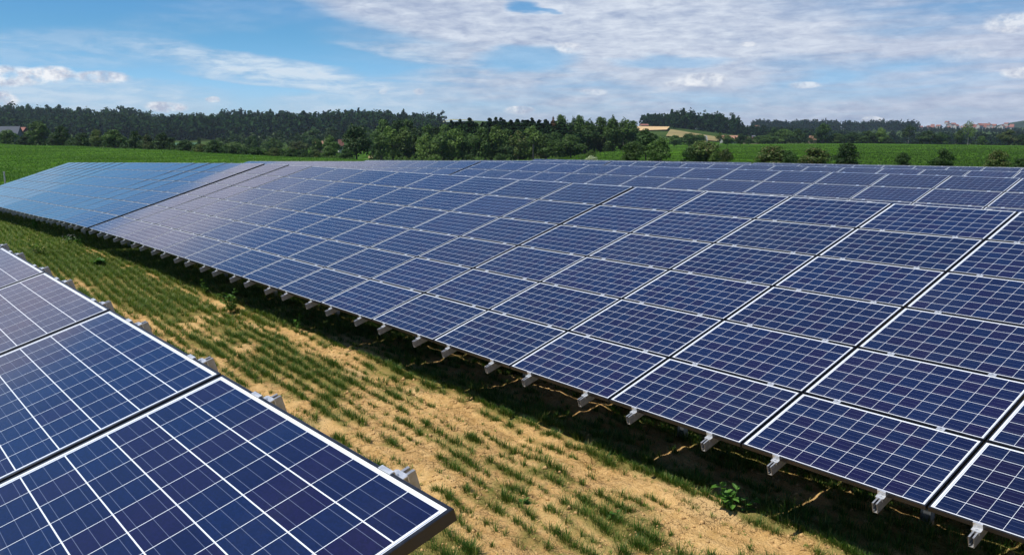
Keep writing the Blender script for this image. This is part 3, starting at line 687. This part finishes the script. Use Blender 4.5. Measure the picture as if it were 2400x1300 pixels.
def conif(seed, nleaf=1900, wx=.23, z0=.12, s=.05):
    g = np.random.default_rng(seed); t = g.uniform(0, 1, nleaf) ** 1.35; lay = np.round(t * 13) / 13 + g.normal(0, .012, nleaf)
    r = wx * (1 - np.clip(lay, 0, 1)) ** .68 * g.uniform(.35, 1.08, nleaf) + .004; a = g.uniform(0, 6.28, nleaf)
    r *= 1 + .22 * np.sin(a * 3 + lay * 40)
    P = np.stack([np.cos(a) * r, np.sin(a) * r, z0 + (1 - z0) * lay - r * .35], -1); d = np.stack([np.cos(a) * .7, np.sin(a) * .7, np.full(nleaf, .6)], -1)
    return quads(P, d, s, g, .45)
def qmesh(name, Vv, m): return mesh_np(name, Vv, np.arange(len(Vv)).reshape(-1, 4), m)
def trunk_mesh(seed, r=.022, h=.7, m=None, limbs=5):
    rd = random.Random(seed); mb = MB(); m = m or M_BARK; P = [(0, 0, -.04), (rd.uniform(-.01, .01), rd.uniform(-.01, .01), h * .4), (rd.uniform(-.03, .03), rd.uniform(-.03, .03), h)]
    mb.tube(P, [r * 1.3, r, r * .35], m, 7)
    for k in range(limbs):
        z = h * rd.uniform(.3, .8); a = rd.uniform(0, 6.28); L = rd.uniform(.12, .26); mb.tube([(0, 0, z), (math.cos(a) * L * .5, math.sin(a) * L * .5, z + L * .45), (math.cos(a) * L, math.sin(a) * L, z + L * .8)], [r * .5, r * .3, r * .12], m, 5)
    return mb.mesh('trunk')
SHAPES = {}
def shape(kind, var):
    k = (kind, var)
    if k not in SHAPES:
        sd_ = 100 * sorted(('round', 'wide', 'tall', 'bush', 'conifer', 'birch', 'open')).index(kind) + var
        SHAPES[k] = {'round': lambda: leafy(sd_, 22, 4000, .40, .08, .056, skirt=.22), 'wide': lambda: leafy(sd_, 26, 4200, .50, .02, .058, skirt=.30), 'tall': lambda: leafy(sd_, 18, 2600, .26, .12, .045),
                     'bush': lambda: leafy(sd_, 26, 4200, .52, -.08, .062, skirt=.40), 'conifer': lambda: conif(sd_), 'birch': lambda: leafy(sd_, 20, 1200, .22, .22, .035, 1.3), 'open': lambda: leafy(sd_, 14, 1500, .30, .32, .045, 1.2)}[kind]()
    return SHAPES[k]
CM = {}; TM = {}
def tree(name, kind, m, p, H, wfac=1.0, label='', cat='tree', group=None, var=None):
    var = random.randrange(4) if var is None else var
    key = (kind, var, m.name)
    if key not in CM: CM[key] = qmesh('crown', shape(kind, var), m)
    tk = (kind, var)
    if tk not in TM: TM[tk] = trunk_mesh(var + len(kind), {'conifer': .016, 'birch': .012, 'open': .016}.get(kind, .022), {'conifer': .9, 'bush': .5}.get(kind, .72), M_BARKL if kind in ('birch', 'open') else M_BARK)
    e = bpy.data.objects.new(name, None); col.objects.link(e); e.location = p; e.rotation_euler = (0, 0, random.uniform(0, 6.28)); e.scale = (H * wfac, H * wfac, H)
    tag(e, label, cat, group)
    ob('trunk', TM[tk], e); ob('crown', CM[key], e)
    return e
BW = {'round': .9, 'wide': 1.1, 'tall': .6, 'bush': 1.25, 'conifer': .34, 'birch': .5, 'open': .68}
def treepx(name, kind, m, px, ytop, r, wpx, label, cat='tree', group=None, zbase=None):
    p = at(px, r); z = gz(p[0], p[1]) if zbase is None else zbase
    H = max(.8, zat(px, ytop, r) - z); 
    wm = wpx / F_PX * r * math.cos(R(S_of(px))); wf = wm / (BW[kind] * H)
    return tree(name, kind, m, Vector((p[0], p[1], z - .05)), H, wf, label, cat, group)
HR = [(0, 378), (187, 314), (394, 262), (450, 252), (626, 224), (722, 209), (844, 194)]
HG = 'bushy trees of the hedge along the left crop field'
for i, (px, yt, wd, kd, mt, lab) in enumerate((
    (22, 306, 62, 'bush', L_MID, 'low rounded bush at the far left end of the field hedge'), (62, 318, 44, 'bush', L_DARK, 'small dark bush below the red barn roof'), (95, 286, 64, 'round', L_MID, 'tallest round tree of the left hedge, right of the red barn roof'),
    (128, 312, 50, 'bush', L_DARK, 'dark bush between the two tall trees of the left hedge'), (146, 295, 46, 'round', L_DARK, 'second tall tree of the left hedge with a dark round crown'), (192, 313, 56, 'bush', L_DARK, 'wide dark bush right of the second tall hedge tree'),
    (228, 305, 36, 'round', L_OLIVE, 'narrow olive green tree in the left hedge'), (270, 305, 58, 'round', L_MID, 'broad mid green tree in the middle of the left hedge'), (318, 308, 36, 'round', L_DARK, 'slim dark tree just right of the hedge middle'),
    (350, 317, 44, 'bush', L_OLIVE, 'olive bush before the last tall tree of the left hedge'), (384, 312, 50, 'round', L_DARK, 'last tall dark tree of the left hedge before the teal field gap'), (432, 330, 58, 'bush', L_DARK, 'rounded bush right of the teal field gap'),
    (470, 338, 52, 'bush', L_OLIVE, 'low olive bush between two rounded hedge bushes'), (502, 329, 56, 'bush', L_DARK, 'peaked dark bush on the falling hedge line'), (548, 343, 56, 'bush', L_DARK, 'low dark bush where the hedge line sinks'),
    (598, 346, 54, 'bush', L_DARK, 'flat topped dark bush on the lower hedge'), (642, 347, 48, 'bush', L_OLIVE, 'light olive bush low on the hedge'), (684, 349, 56, 'bush', L_DARK, 'dark bush beside the pale willow bush'), (712, 357, 40, 'bush', L_DARK, 'last low dark bush at the right end of the hedge'), (676, 347, 16, 'bush', L_LIGHT, 'small pale willow bush in the lower hedge'))):
    r = interp(px, HR); treepx('hedge_tree', kd, mt, px, yt, r + 4 + (i % 3), wd, lab, 'bush' if kd == 'bush' else 'tree', HG)
# continuous undergrowth at the foot of the hedge
def scatter_mass(name, label, pts, Hs, m, seed, kind='leafy', nl=9, nleaf=260, s=.11, wx=.42, cat='wood'):
    g = np.random.default_rng(seed); protos = [leafy(seed + k, nl, nleaf, wx, 0.0, s) if kind != 'conifer' else conif(seed + k, nleaf, .17, .05, s) for k in range(5)]
    if kind == 'mixed': protos = [leafy(seed + k, nl, nleaf, wx * (.75 + .08 * k), .02, s) for k in range(6)] + [conif(seed + k, nleaf, .24, .05, s) for k in range(3)]
    out_ = []
    for (x_, y_, z_), H in zip(pts, Hs):
        H = H * (.80 + .45 * float(vnoise(np.array([x_]), np.array([y_]), 70.0, 6)[0])) if kind == 'mixed' else H
        q = protos[g.integers(len(protos))]; a = g.uniform(0, 6.28); ca, sa = math.cos(a) * H, math.sin(a) * H
        out_.append(np.stack([q[:, 0] * ca - q[:, 1] * sa + x_, q[:, 0] * sa + q[:, 1] * ca + y_, q[:, 2] * H + z_], -1))
    return tag(ob(name, qmesh(name, np.concatenate(out_), m)), label, cat, kind='stuff')
P = []; H = []
for px in np.arange(-60, 735, 7.0):
    r = float(np.interp(px, [h[0] for h in HR], [h[1] for h in HR])) + 5 + random.uniform(-2, 3); p = at(px, r); P.append((p[0], p[1], gz(p[0], p[1]) - .3)); H.append(random.uniform(1.8, 3.4) * r / 300)
scatter_mass('undergrowth', 'dark scrub filling the foot of the hedge at the left field edge', P, H, L_DARK, 50, nleaf=300)
# trees below the brow, left of the wood
VG = 'trees in the dip behind the lower hedge'
for px, yt, wd, r, kd, mt, lab in ((467, 324, 14, 430, 'round', L_DARK, 'small round tree alone before the teal field'), (588, 322, 46, 470, 'round', L_DARK, 'dark round tree rising behind the lowest hedge bushes'), (640, 327, 60, 460, 'wide', L_MID, 'wide mid green tree behind the lower hedge'), (550, 334, 70, 430, 'wide', L_LIGHT, 'light green crown left of the dip trees'),
    (700, 333, 70, 420, 'wide', L_OLIVE, 'olive crown in front of the red roofs'), (745, 326, 40, 330, 'round', L_MID, 'mid green tree left of the red roofs'), (775, 319, 46, 300, 'round', L_MID, 'rounded tree standing directly right of the red gable'), (772, 343, 50, 230, 'bush', L_MID, 'leafy bush low before the big dark oak'),
    (740, 352, 44, 235, 'bush', L_OLIVE, 'low bush left of the leafy bush by the oak'), (835, 296, 78, 218, 'round', L_DARK, 'big dark oak with a spreading crown left of the pale field glimpse'), (812, 350, 50, 214, 'bush', L_DARK, 'dark bush at the foot of the big oak'), (735, 303, 60, 640, 'round', L_DARK, 'round dark tree against the forest hill above the red roofs'),
    (780, 300, 60, 660, 'round', L_DARK, 'second round tree against the forest hill, left of the oak top'), (850, 300, 80, 620, 'round', L_DARK, 'dark crown behind the oak against the hill'), (700, 318, 40, 620, 'round', L_DARK, 'small dark crown at the forest foot'), (880, 305, 60, 560, 'round', L_DARK, 'dark crown between the oak and the wood')):
    treepx('tree', kd, mt, px, yt, r, wd, lab, 'tree', VG)
def fill(pxa, pxb, ra, rb, n, ha, hb, seed, cond=None):
    g = random.Random(seed); P = []; H = []
    while len(P) < n:
        px = g.uniform(pxa, pxb); r = math.sqrt(g.uniform(ra * ra, rb * rb))
        if cond and not cond(px, r): continue
        p = at(px, r); P.append((p[0], p[1], gz(p[0], p[1]) - .5)); H.append(g.uniform(ha, hb))
    return P, H
L_FARG = leaf_mat('far_leafy', (.018, .044, .014), (.036, .076, .020), rough=.9, trans=.12)
def patch(px, r): return float(vnoise(np.array([px]), np.array([r * .9]), 120.0, 4)[0]) * .6 + float(vnoise(np.array([px]), np.array([r]), 45.0, 9)[0]) * .4
# central wood
WG = 'trees of the leafy wood behind the middle of the panels'
front = [(893, 317, 46, L_MID, 'tall'), (918, 302, 56, L_LIGHT, 'tall'), (948, 300, 52, L_LIGHT, 'tall'), (972, 317, 50, L_MID, 'tall'), (966, 335, 50, L_LIGHT, 'bush'), (1008, 334, 66, L_LIGHT, 'bush'), (1000, 314, 46, L_LIGHT, 'tall'), (1035, 314, 52, L_MID, 'tall'), (1062, 306, 56, L_LIGHT, 'round'),
         (1078, 300, 54, L_MID, 'tall'), (1105, 316, 50, L_MID, 'tall'), (1133, 301, 60, L_MID, 'round'), (1160, 297, 54, L_LIGHT, 'tall'), (1187, 305, 50, L_MID, 'round'), (1215, 308, 46, L_OLIVE, 'tall'), (1248, 300, 66, L_LIGHT, 'round'), (1280, 315, 50, L_MID, 'tall'), (1300, 330, 54, L_MID, 'round'), (1338, 318, 62, L_MID, 'round'), (1180, 345, 60, L_DARK, 'bush'), (1120, 345, 60, L_DARK, 'bush'), (1050, 345, 60, L_DARK, 'bush'), (1262, 350, 40, L_OLIVE, 'bush')]
posn = ['at the left end beside the oak', 'second from the left end', 'with a bright green top left of the willows', 'behind the pale willow bushes', 'pale green and low, left willow bush', 'pale grey green and round, the larger willow bush', 'above the willow bushes', 'right of the willow bushes', 'bright and rounded in the left half',
        'tall beside the bright rounded one', 'narrow in a dark dip of the crowns', 'broad and dark in the centre left', 'light topped in the centre', 'rounded in the centre', 'olive and narrow left of the pole', 'broad and light topped by the thin pole', 'right of the broad light topped one', 'low and round near the right end', 'last round tree before the field gap', 'dark and low under the centre', 'dark and low under the bright crowns', 'dark and low right of the willows', 'small olive bush at the foot of the pole']
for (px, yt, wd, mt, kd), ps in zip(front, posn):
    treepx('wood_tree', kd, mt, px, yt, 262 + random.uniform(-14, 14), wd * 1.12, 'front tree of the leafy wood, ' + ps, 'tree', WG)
for i, px in enumerate(range(905, 1330, 24)):
    dec = px < 1050
    treepx('wood_tree' if dec else 'spruce', 'round' if dec else 'conifer', (L_DARK if i % 2 else L_MID) if dec else L_CONI, px + random.uniform(-5, 5), (285 if px < 960 else 296) + random.uniform(-3, 5) if dec else 288 + random.uniform(-10, 8), 320 + random.uniform(-14, 20), 64 if dec else 60,
           'dark leafy tree closing the left of the wood behind the front crowns' if dec else 'dark spruce in the even stand behind the leafy front of the wood', 'tree', 'dark leafy trees at the back left of the wood' if dec else 'dark spruces at the back of the wood')
for i, px in enumerate(list(range(1056, 1335, 13)) + list(range(1062, 1330, 17))):
    treepx('spruce', 'conifer', L_CONI, px + random.uniform(-4, 4), 284 + random.uniform(-7, 12), 345 + random.uniform(-8, 30), 56, 'dark spruce in the even stand behind the leafy front of the wood', 'tree', 'dark spruces at the back of the wood')
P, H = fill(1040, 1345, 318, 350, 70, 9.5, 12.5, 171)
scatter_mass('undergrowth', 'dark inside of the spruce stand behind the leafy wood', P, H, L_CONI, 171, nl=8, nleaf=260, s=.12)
treepx('spruce', 'conifer', L_RUST, 1296, 276, 335, 26, 'dying rust brown spruce at the back of the wood', 'tree')
for px, yt, wd, mt, lab in ((1315, 271, 42, L_MID, 'tallest leafy tree of the wood, right of the rusty spruce'), (1345, 280, 44, L_DARK, 'dark leafy tree right of the tallest one in the wood'), (1358, 272, 36, L_MID, 'rounded top rising left of the tall trunks'), (1382, 283, 44, L_DARK, 'dark tree with bare trunk showing above the field'), (1408, 276, 48, L_MID, 'tall pale trunked tree above the field gap'),
    (1437, 276, 48, L_MID, 'tall broad tree third from the right end of the wood'), (1462, 280, 44, L_MID, 'tall light topped tree second from the right end of the wood'), (1484, 284, 34, L_MID, 'last tall tree at the right end of the wood'), (1425, 300, 60, L_DARK, 'dark crown filling below the tall right hand tops'), (1470, 305, 50, L_DARK, 'dark lower crown at the right end of the wood'), (1370, 305, 60, L_DARK, 'dark lower crown left of the tall trunks'), (1330, 300, 50, L_DARK, 'dark lower crown under the tallest leafy tree')):
    treepx('wood_tree', 'tall', mt, px, yt, 332 + random.uniform(-5, 12), wd * 1.1, lab, 'tree', WG)
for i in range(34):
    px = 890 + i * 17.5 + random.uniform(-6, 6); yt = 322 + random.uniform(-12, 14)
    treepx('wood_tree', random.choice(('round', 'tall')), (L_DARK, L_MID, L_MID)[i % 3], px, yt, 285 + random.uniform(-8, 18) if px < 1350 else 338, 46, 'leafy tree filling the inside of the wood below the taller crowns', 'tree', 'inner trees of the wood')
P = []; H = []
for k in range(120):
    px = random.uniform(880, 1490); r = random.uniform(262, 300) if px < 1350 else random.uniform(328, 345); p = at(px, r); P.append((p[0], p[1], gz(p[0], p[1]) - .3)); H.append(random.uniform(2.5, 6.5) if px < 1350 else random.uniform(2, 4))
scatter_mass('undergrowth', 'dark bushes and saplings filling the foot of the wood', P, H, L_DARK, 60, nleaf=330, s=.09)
P = []; H = []
for k in range(70):
    px = random.uniform(860, 1380); r = random.uniform(205, 232); p = at(px, r); P.append((p[0], p[1], gz(p[0], p[1]) - .3)); H.append(random.uniform(.8, 1.9))
scatter_mass('undergrowth', 'light green weedy scrub just behind the farthest panels', P, H, L_LIGHT, 61, nleaf=260, s=.1)
treepx('elder_bush', 'bush', L_PALE, 1392, 367, 118, 62, 'white flowering elder bush poking above the farthest panels', 'bush')
treepx('bush', 'bush', L_LIGHT, 1385, 353, 205, 34, 'light green bush at the edge of the field gap', 'bush')
# right hand bushes just behind the panels
for px, yt, wd, r, kd, mt, lab in ((1514, 306, 76, 176, 'round', L_DARK, 'taller dark tree of the pair left of the right hand field'), (1548, 325, 66, 150, 'wide', L_MID, 'bushy tree right of the pair, before the right hand field'), (1484, 334, 62, 152, 'wide', L_MID, 'bushy tree at the left of the pair, beside the field gap'), (1652, 331, 92, 150, 'wide', L_OLIVE, 'broad olive bush behind the panels with a bright shrub at its right'),
    (1625, 345, 62, 148, 'bush', L_DARK, 'darker left part of the broad olive bushes'), (1676, 357, 34, 136, 'bush', L_LIGHT, 'small bright green shrub in front of the broad olive bush'), (1703, 350, 40, 148, 'bush', L_OLIVE, 'brownish right flank of the broad olive bushes'), (1812, 343, 96, 140, 'bush', L_OLIVE, 'wide olive bush in front of the dark field corner'), (1850, 355, 44, 138, 'bush', L_DARK, 'dark bush right of the wide olive bush'),
    (1915, 347, 92, 142, 'bush', L_OLIVE, 'thin brownish bush left of the dense dark bush'), (1985, 337, 76, 132, 'bush', L_DARK, 'dense dark rounded bush in the middle of the right hand field'), (2118, 359, 42, 128, 'bush', L_DARK, 'small dark bush by itself right of the dense rounded one'), (2215, 350, 60, 126, 'bush', L_DARK, 'mid sized dark bush before the striped field'), (2341, 353, 60, 122, 'bush', L_OLIVE, 'twiggy bush second from the right edge of the field'), (2402, 371, 46, 120, 'bush', L_DARK, 'dark bush cut by the right edge of the picture')):
    treepx('bush', kd, mt, px, yt, r, wd * 1.1, lab, 'bush')
# far hedge on the right field's upper edge
FG_ = 'trees along the far edge of the right hand field'
for px, yt, wd, r, kd, mt, lab in ((1580, 318, 38, 520, 'round', L_MID, 'round tree below the golden wheat field'), (1615, 314, 60, 500, 'wide', L_DARK, 'wide dark tree before the ripe stubble slope'), (1641, 316, 34, 510, 'round', L_MID, 'smaller tree right of the wide dark one'), (1687, 311, 18, 480, 'open', L_LIGHT, 'thin pale tree in front of the stubble slope'), (1706, 318, 30, 520, 'round', L_MID, 'bush between the pale tree and the red farm'), (1735, 314, 22, 520, 'round', L_DARK, 'small dark tree before the red roofed farm'),
    (1755, 322, 20, 540, 'round', L_MID, 'low bush at the right of the red roofed farm'), (1792, 318, 60, 600, 'wide', L_MID, 'wide hedge tree right of the farm'), (1812, 301, 26, 640, 'tall', L_DARK, 'dark pointed tree behind the far hedge'), (1840, 305, 60, 615, 'wide', L_MID, 'large leafy tree left of the lone orange roof'), (1870, 303, 40, 625, 'round', L_DARK, 'dark crown just left of the lone orange roof'), (1927, 292, 42, 600, 'tall', L_DARK, 'tall dark broad tree right of the lone orange roof'),
    (1963, 314, 46, 604, 'wide', L_MID, 'low crown right of the tall dark broad tree'), (2000, 312, 50, 606, 'wide', L_DARK, 'dark crown in the middle of the far hedge'), (2030, 308, 44, 604, 'round', L_MID, 'rounded crown left of the golden stubble line'), (2063, 301, 32, 604, 'round', L_LIGHT, 'light green rounded tree at the left of the golden stubble line'), (2128, 293, 36, 603, 'open', L_DARK, 'lone tree with a clear trunk on the golden stubble line'), (2172, 308, 46, 603, 'round', L_DARK, 'wide dark tree right of the lone trunked tree'),
    (2205, 312, 40, 606, 'wide', L_DARK, 'dark spreading tree beside the wide dark tree'), (2268, 285, 26, 600, 'birch', L_LIGHT, 'tall slender birch above the field edge'), (2246, 305, 22, 602, 'round', L_MID, 'small tree at the left foot of the birch'), (2300, 319, 24, 602, 'round', L_MID, 'small round tree right of the birch'), (2362, 306, 46, 602, 'round', L_OLIVE, 'olive tree near the right edge above the field'), (2393, 316, 26, 604, 'round', L_DARK, 'dark tree cut by the right edge above the field')):
    treepx('tree', kd, mt, px, yt, r, wd * 1.1, lab, 'tree', FG_)
P = []; H = []
for px in list(np.arange(1700, 2100, 6.0)) + list(np.arange(2140, 2230, 8.0)) + list(np.arange(2280, 2420, 12)):
    r = 606 + random.uniform(-4, 10); p = at(px, r); P.append((p[0], p[1], gz(p[0], p[1]) - .5)); H.append(random.uniform(3.5, 7.0) if px < 2090 else random.uniform(1.5, 3))
scatter_mass('undergrowth', 'dark hedge scrub under the trees at the top of the right hand field', P, H, L_DARK, 62, nleaf=220, s=.12)
# woods too far to tell trees apart
P, H = fill(-700, 1035, 960, 1430, 1700, 15, 25, 70, lambda px, r: not (px > 1000 and r > 1320) and patch(px, r) < .56)
scatter_mass('forest', 'dark conifer forest covering most of the long hill on the left', P, H, L_FAR, 70, 'mixed', nl=7, nleaf=120, s=.16)
P, H = fill(-700, 1020, 960, 1400, 1100, 13, 21, 170, lambda px, r: not (px > 1000 and r > 1320) and patch(px, r) > .50)
scatter_mass('forest', 'greener leafy patches in the forest on the long hill on the left', P, H, L_FARG, 170, nl=8, nleaf=130, s=.15)
P, H = fill(-700, 880, 640, 700, 160, 8, 15, 71, lambda px, r: px > 520 or px < 30)
scatter_mass('copse', 'band of dark leafy trees at the foot of the forest hill', P, H, L_DARK, 71, nl=8, nleaf=160, s=.14)
P, H = fill(1560, 1725, 985, 1080, 90, 13, 20, 72)
scatter_mass('forest', 'dark copse on the hill right of the golden wheat field', P, H, L_FAR, 72, 'mixed', nl=7, nleaf=200, s=.12)
P, H = fill(1500, 1600, 1080, 1160, 60, 13, 17, 73)
scatter_mass('forest', 'dark woodland strip along the skyline above the golden field', P, H, L_FAR, 73, 'mixed', nl=7, nleaf=150, s=.13)
P, H = fill(1700, 2000, 1000, 1500, 420, 9, 16, 74)
scatter_mass('forest', 'scattered woodland on the low land behind the farm', P, H, L_FAR, 74, nl=7, nleaf=110, s=.16)
P, H = fill(1760, 2700, 1900, 2300, 1100, 14, 22, 75)
H = [h * (.42 if (p_[0] - C[0]) * right[0] + (p_[1] - C[1]) * right[1] > .462 * math.hypot(p_[0] - C[0], p_[1] - C[1]) * .93 else 1) for p_, h in zip(P, H)]
scatter_mass('forest', 'long blue green forest ridge on the right horizon', P, H, L_FAR, 75, 'mixed', nl=6, nleaf=60, s=.2)
P, H = fill(1950, 2700, 900, 1500, 400, 9, 15, 76)
scatter_mass('forest', 'valley woods below the village on the right', P, H, L_FAR, 76, nl=6, nleaf=80, s=.18)

# ---------------------------------------------------------------- distant fields draped on the land
def drape(name, poly, m, lift=.25, kind='structure', n=14):
    """poly: four corners (px, r) in order; a sheet following the ground"""
    V_ = []; Q = []
    (a, ra), (b, rb), (c, rc), (d_, rd_) = poly
    for j in range(n + 1):
        t = j / n
        for i in range(n + 1):
            s = i / n; px = (a * (1 - s) + b * s) * (1 - t) + (d_ * (1 - s) + c * s) * t; r = (ra * (1 - s) + rb * s) * (1 - t) + (rd_ * (1 - s) + rc * s) * t
            p = at(px, r); V_.append((p[0], p[1], gz(p[0], p[1]) + lift))
    for j in range(n):
        for i in range(n): k = j * (n + 1) + i; Q.append((k, k + 1, k + n + 2, k + n + 1))
    return tag(ob(name, mesh_np(name, V_, Q, m, smooth=True)), kind=kind)
M_WHEAT = simple('ripe_wheat', (.58, .40, .20), .9, 0, .12, .05, .1); M_STUB = simple('stubble', (.26, .21, .09), .9, 0, .2, .03, .1)
M_PASTE = simple('pale_field', (.30, .29, .12), .9, 0, .15, .03, .1); M_TEAL = simple('young_crop', (.06, .13, .07), .9, 0, .15, .03, .1); M_GREEN = simple('meadow_green', (.055, .11, .02), .9, 0, .2, .05, .1)
drape('wheat_field', [(1490, 860), (1562, 890), (1568, 985), (1490, 985)], M_WHEAT, 1.0)
drape('stubble_field', [(1560, 740), (1680, 690), (1700, 800), (1570, 905)], M_STUB, .8)
drape('pale_field', [(1025, 1400), (1110, 1400), (1110, 1490), (1025, 1490)], M_PASTE, 1.0)
drape('teal_field', [(395, 800), (470, 800), (470, 905), (395, 905)], M_TEAL, .6)
drape('stubble_strip', [(2062, 603), (2160, 604), (2160, 612), (2062, 611)], M_WHEAT, .9)
drape('track', [(2230, 604), (2400, 604), (2400, 609), (2230, 609)], M_PASTE, .5)
drape('straw_field', [(862, 452), (896, 452), (896, 500), (862, 500)], M_STUB, .7)

# ---------------------------------------------------------------- buildings
R_RED = simple('red_roof_tiles', (.26, .105, .075), .8, 0, .2, 2); R_ORG = simple('orange_roof_tiles', (.36, .19, .12), .8, 0, .2, 2); R_GRY = simple('grey_roof_sheet', (.10, .11, .13), .9, 0, .1, 1, .1)
R_DKR = simple('dark_red_boards', (.10, .025, .025), .8, 0, .2, 1); W_WHT = simple('white_render', (.44, .43, .40), .8, 0, .08, 1); W_CRM = simple('cream_render', (.34, .27, .19), .8, 0, .08, 1); W_DRK = simple('dark_window', (.03, .035, .045), .2)
def house(name, px, r, ytop, wpx, roof, wall, label, ang=0.3, cat='house', group=None, ratio=.7, eave=.45, win=True, base=None):
    p = at(px, r); z = gz(p[0], p[1]) if base is None else base; H = max(3.0, zat(px, ytop, r) - z); Wd = wpx / F_PX * r; D = Wd * ratio; he = H * (1 - eave)
    e = bpy.data.objects.new(name, None); col.objects.link(e); e.location = (p[0], p[1], z); e.rotation_euler = (0, 0, math.atan2(right[1], right[0]) + ang); tag(e, label, cat, group)
    m = MB(); m.box(-Wd / 2, Wd / 2, -D / 2, D / 2, -3, he, wall)
    for s in (-1, 1): m.poly([(s * Wd / 2, -D / 2, he), (s * Wd / 2, D / 2, he), (s * Wd / 2, 0, H - .1)], wall)
    ob('wall', m.mesh('wall'), e)
    m = MB(); o = Wd * .04; t = .2
    for s in (-1, 1):
        P0 = [(-Wd / 2 - o, s * (D / 2 + o), he - .25), (Wd / 2 + o, s * (D / 2 + o), he - .25), (Wd / 2 + o, 0, H), (-Wd / 2 - o, 0, H)]
        if s > 0: P0 = P0[::-1]
        m.hexa([(q[0], q[1], q[2]) for q in P0] + [(q[0], q[1], q[2] + t) for q in P0], roof)
    ob('roof', m.mesh('roof'), e)
    if win:
        for k in range(3):
            x = (k - 1) * Wd * .28; m = MB(); m.box(x - Wd * .05, x + Wd * .05, -D / 2 - .06, -D / 2 + .02, he * .35, he * .75, W_DRK); ob('window', m.mesh('window'), e)
    return e
house('barn', 18, 640, 297, 50, R_GRY, R_GRY, 'long barn with a grey sheet roof at the left edge', .1, 'barn', ratio=.45, eave=.3, win=False)
house('barn', 54, 655, 299, 34, R_RED, R_DKR, 'dark red barn with a bright roof edge above the hedge', -.6, 'barn', ratio=.7, eave=.35, win=False)
house('house', 750, 560, 331, 20, R_ORG, W_CRM, 'house with a low orange roof among the dip trees', .2)
house('house', 766, 590, 325, 15, R_ORG, W_WHT, 'red gabled house peeping over a rounded tree', 1.2)
house('house', 799, 570, 328, 12, R_RED, W_WHT, 'small house hidden left of the big oak', .5)
house('house', 1508, 1010, 291, 18, R_RED, W_CRM, 'farmhouse with a red roof above the golden wheat field', .2)
house('shed', 1653, 520, 319, 7, W_WHT, W_WHT, 'small white tower like shed before the stubble slope', .3, 'shed', win=False, ratio=1)
house('barn', 1712, 640, 318, 42, R_ORG, W_WHT, 'long red roofed farm building, left part of the farm', .15, 'barn', ratio=.4)
house('barn', 1760, 630, 322, 34, R_RED, W_CRM, 'long red roofed farm building, right part of the farm', -.1, 'barn', ratio=.4)
house('silo', 1765, 650, 318, 7, R_GRY, R_GRY, 'dark square tower beside the right farm building', 0, 'silo', ratio=1, eave=.1, win=False)
house('house', 1903, 640, 319, 14, R_ORG, W_CRM, 'lone house with an orange roof behind the far hedge', .1)
house('house', 1770, 1500, 294, 14, R_ORG, W_WHT, 'pale house on the skyline left of the white chapel', .3)
house('house', 1822, 1500, 298, 10, R_RED, W_WHT, 'white gabled house on the skyline right of the small field', 1.3)
VL = 'houses of the red roofed hill village'
proto = house('village_house', 2300, 2480, 294, 11, R_RED, W_WHT, 'red roofed house in the cluster of the distant hill village', .2, group=VL)
kids = list(proto.children)
gh = random.Random(5)
for k in range(52):
    px = gh.triangular(2130, 2400, 2310); r = gh.uniform(2380, 2620); p = at(px, r); c = proto.copy(); col.objects.link(c); s_ = gh.uniform(.5, 1.0)
    zt_ = zat(px, 301 - abs(gh.gauss(0, 3.6)) + (2 if px > 2370 else 0) + (4 if px < 2180 else 0), r); c.location = (p[0], p[1], max(gz(p[0], p[1]), zt_ - 2)); c.rotation_euler = (0, 0, gh.uniform(0, 3.14)); c.scale = (s_ * gh.uniform(.8, 1.4), s_, s_)
    for q in kids:
        d2 = q.copy(); col.objects.link(d2); d2.parent = c
        if q.name.startswith('wall') and k % 3 == 0: pass
# thin pole in front of the wood, metal post at the left
p = at(1250, 150); m = MB(); m.tube([(0, 0, -.3), (0, 0, zat(1250, 338, 150) - gz(p[0], p[1]))], .13, simple('dark_pole', (.03, .03, .03), .7), 8)
tag(ob('pole', m.mesh('pole'), loc=(p[0], p[1], gz(p[0], p[1]))), 'thin dark pole standing in front of the wood', 'pole')
p = at(3, 66); m = MB(); hh = zat(3, 405, 66) - gz(p[0], p[1]); m.tube([(0, 0, -.3), (0, 0, hh)], .05, M_STEEL, 8)
o = tag(ob('fence_post', m.mesh('fence_post'), loc=(p[0], p[1], gz(p[0], p[1]))), 'grey metal fence post at the left edge beyond the panels', 'fence post'); m = MB(); m.tube([(0, 0, hh), (0, 0, hh + .08)], .065, M_ALU, 8); ob('cap', m.mesh('cap'), o)
# far blue hill
P = at(2470, 3300); m = MB(); V_ = []; Q = []
for j in range(13):
    for i in range(25):
        a = 2 * math.pi * i / 24; rr = j / 12; V_.append((P[0] + math.cos(a) * rr * 300, P[1] + math.sin(a) * rr * 300, 5 + 50 * math.cos(rr * math.pi / 2) ** 1.3))
for j in range(12):
    for i in range(24): k = j * 25 + i; Q.append((k, k + 1, k + 26, k + 25))
tag(ob('hill', mesh_np('hill', V_, Q, simple('far_woodland', (.03, .05, .03), .95, 0, .3, .02, .1), smooth=True)), kind='structure')

# ---------------------------------------------------------------- air
HAZE = .00008
m = bpy.data.materials.new('haze'); m.use_nodes = True; X.nt = m.node_tree; X.nt.nodes.clear()
pv = node('ShaderNodeVolumePrincipled', i_Density=HAZE, i_Anisotropy=.3); pv.inputs['Color'].default_value = (.72, .85, 1.0, 1); o_ = node('ShaderNodeOutputMaterial'); lk(pv.outputs[0], o_.inputs['Volume'])
mb = MB(); mb.box(-3900, 3900, -3900, 3900, -40, 100, m)
hz = tag(ob('haze', mb.mesh('haze')), kind='stuff'); hz['label'] = 'thin blue summer haze in the air'; hz['category'] = 'haze'
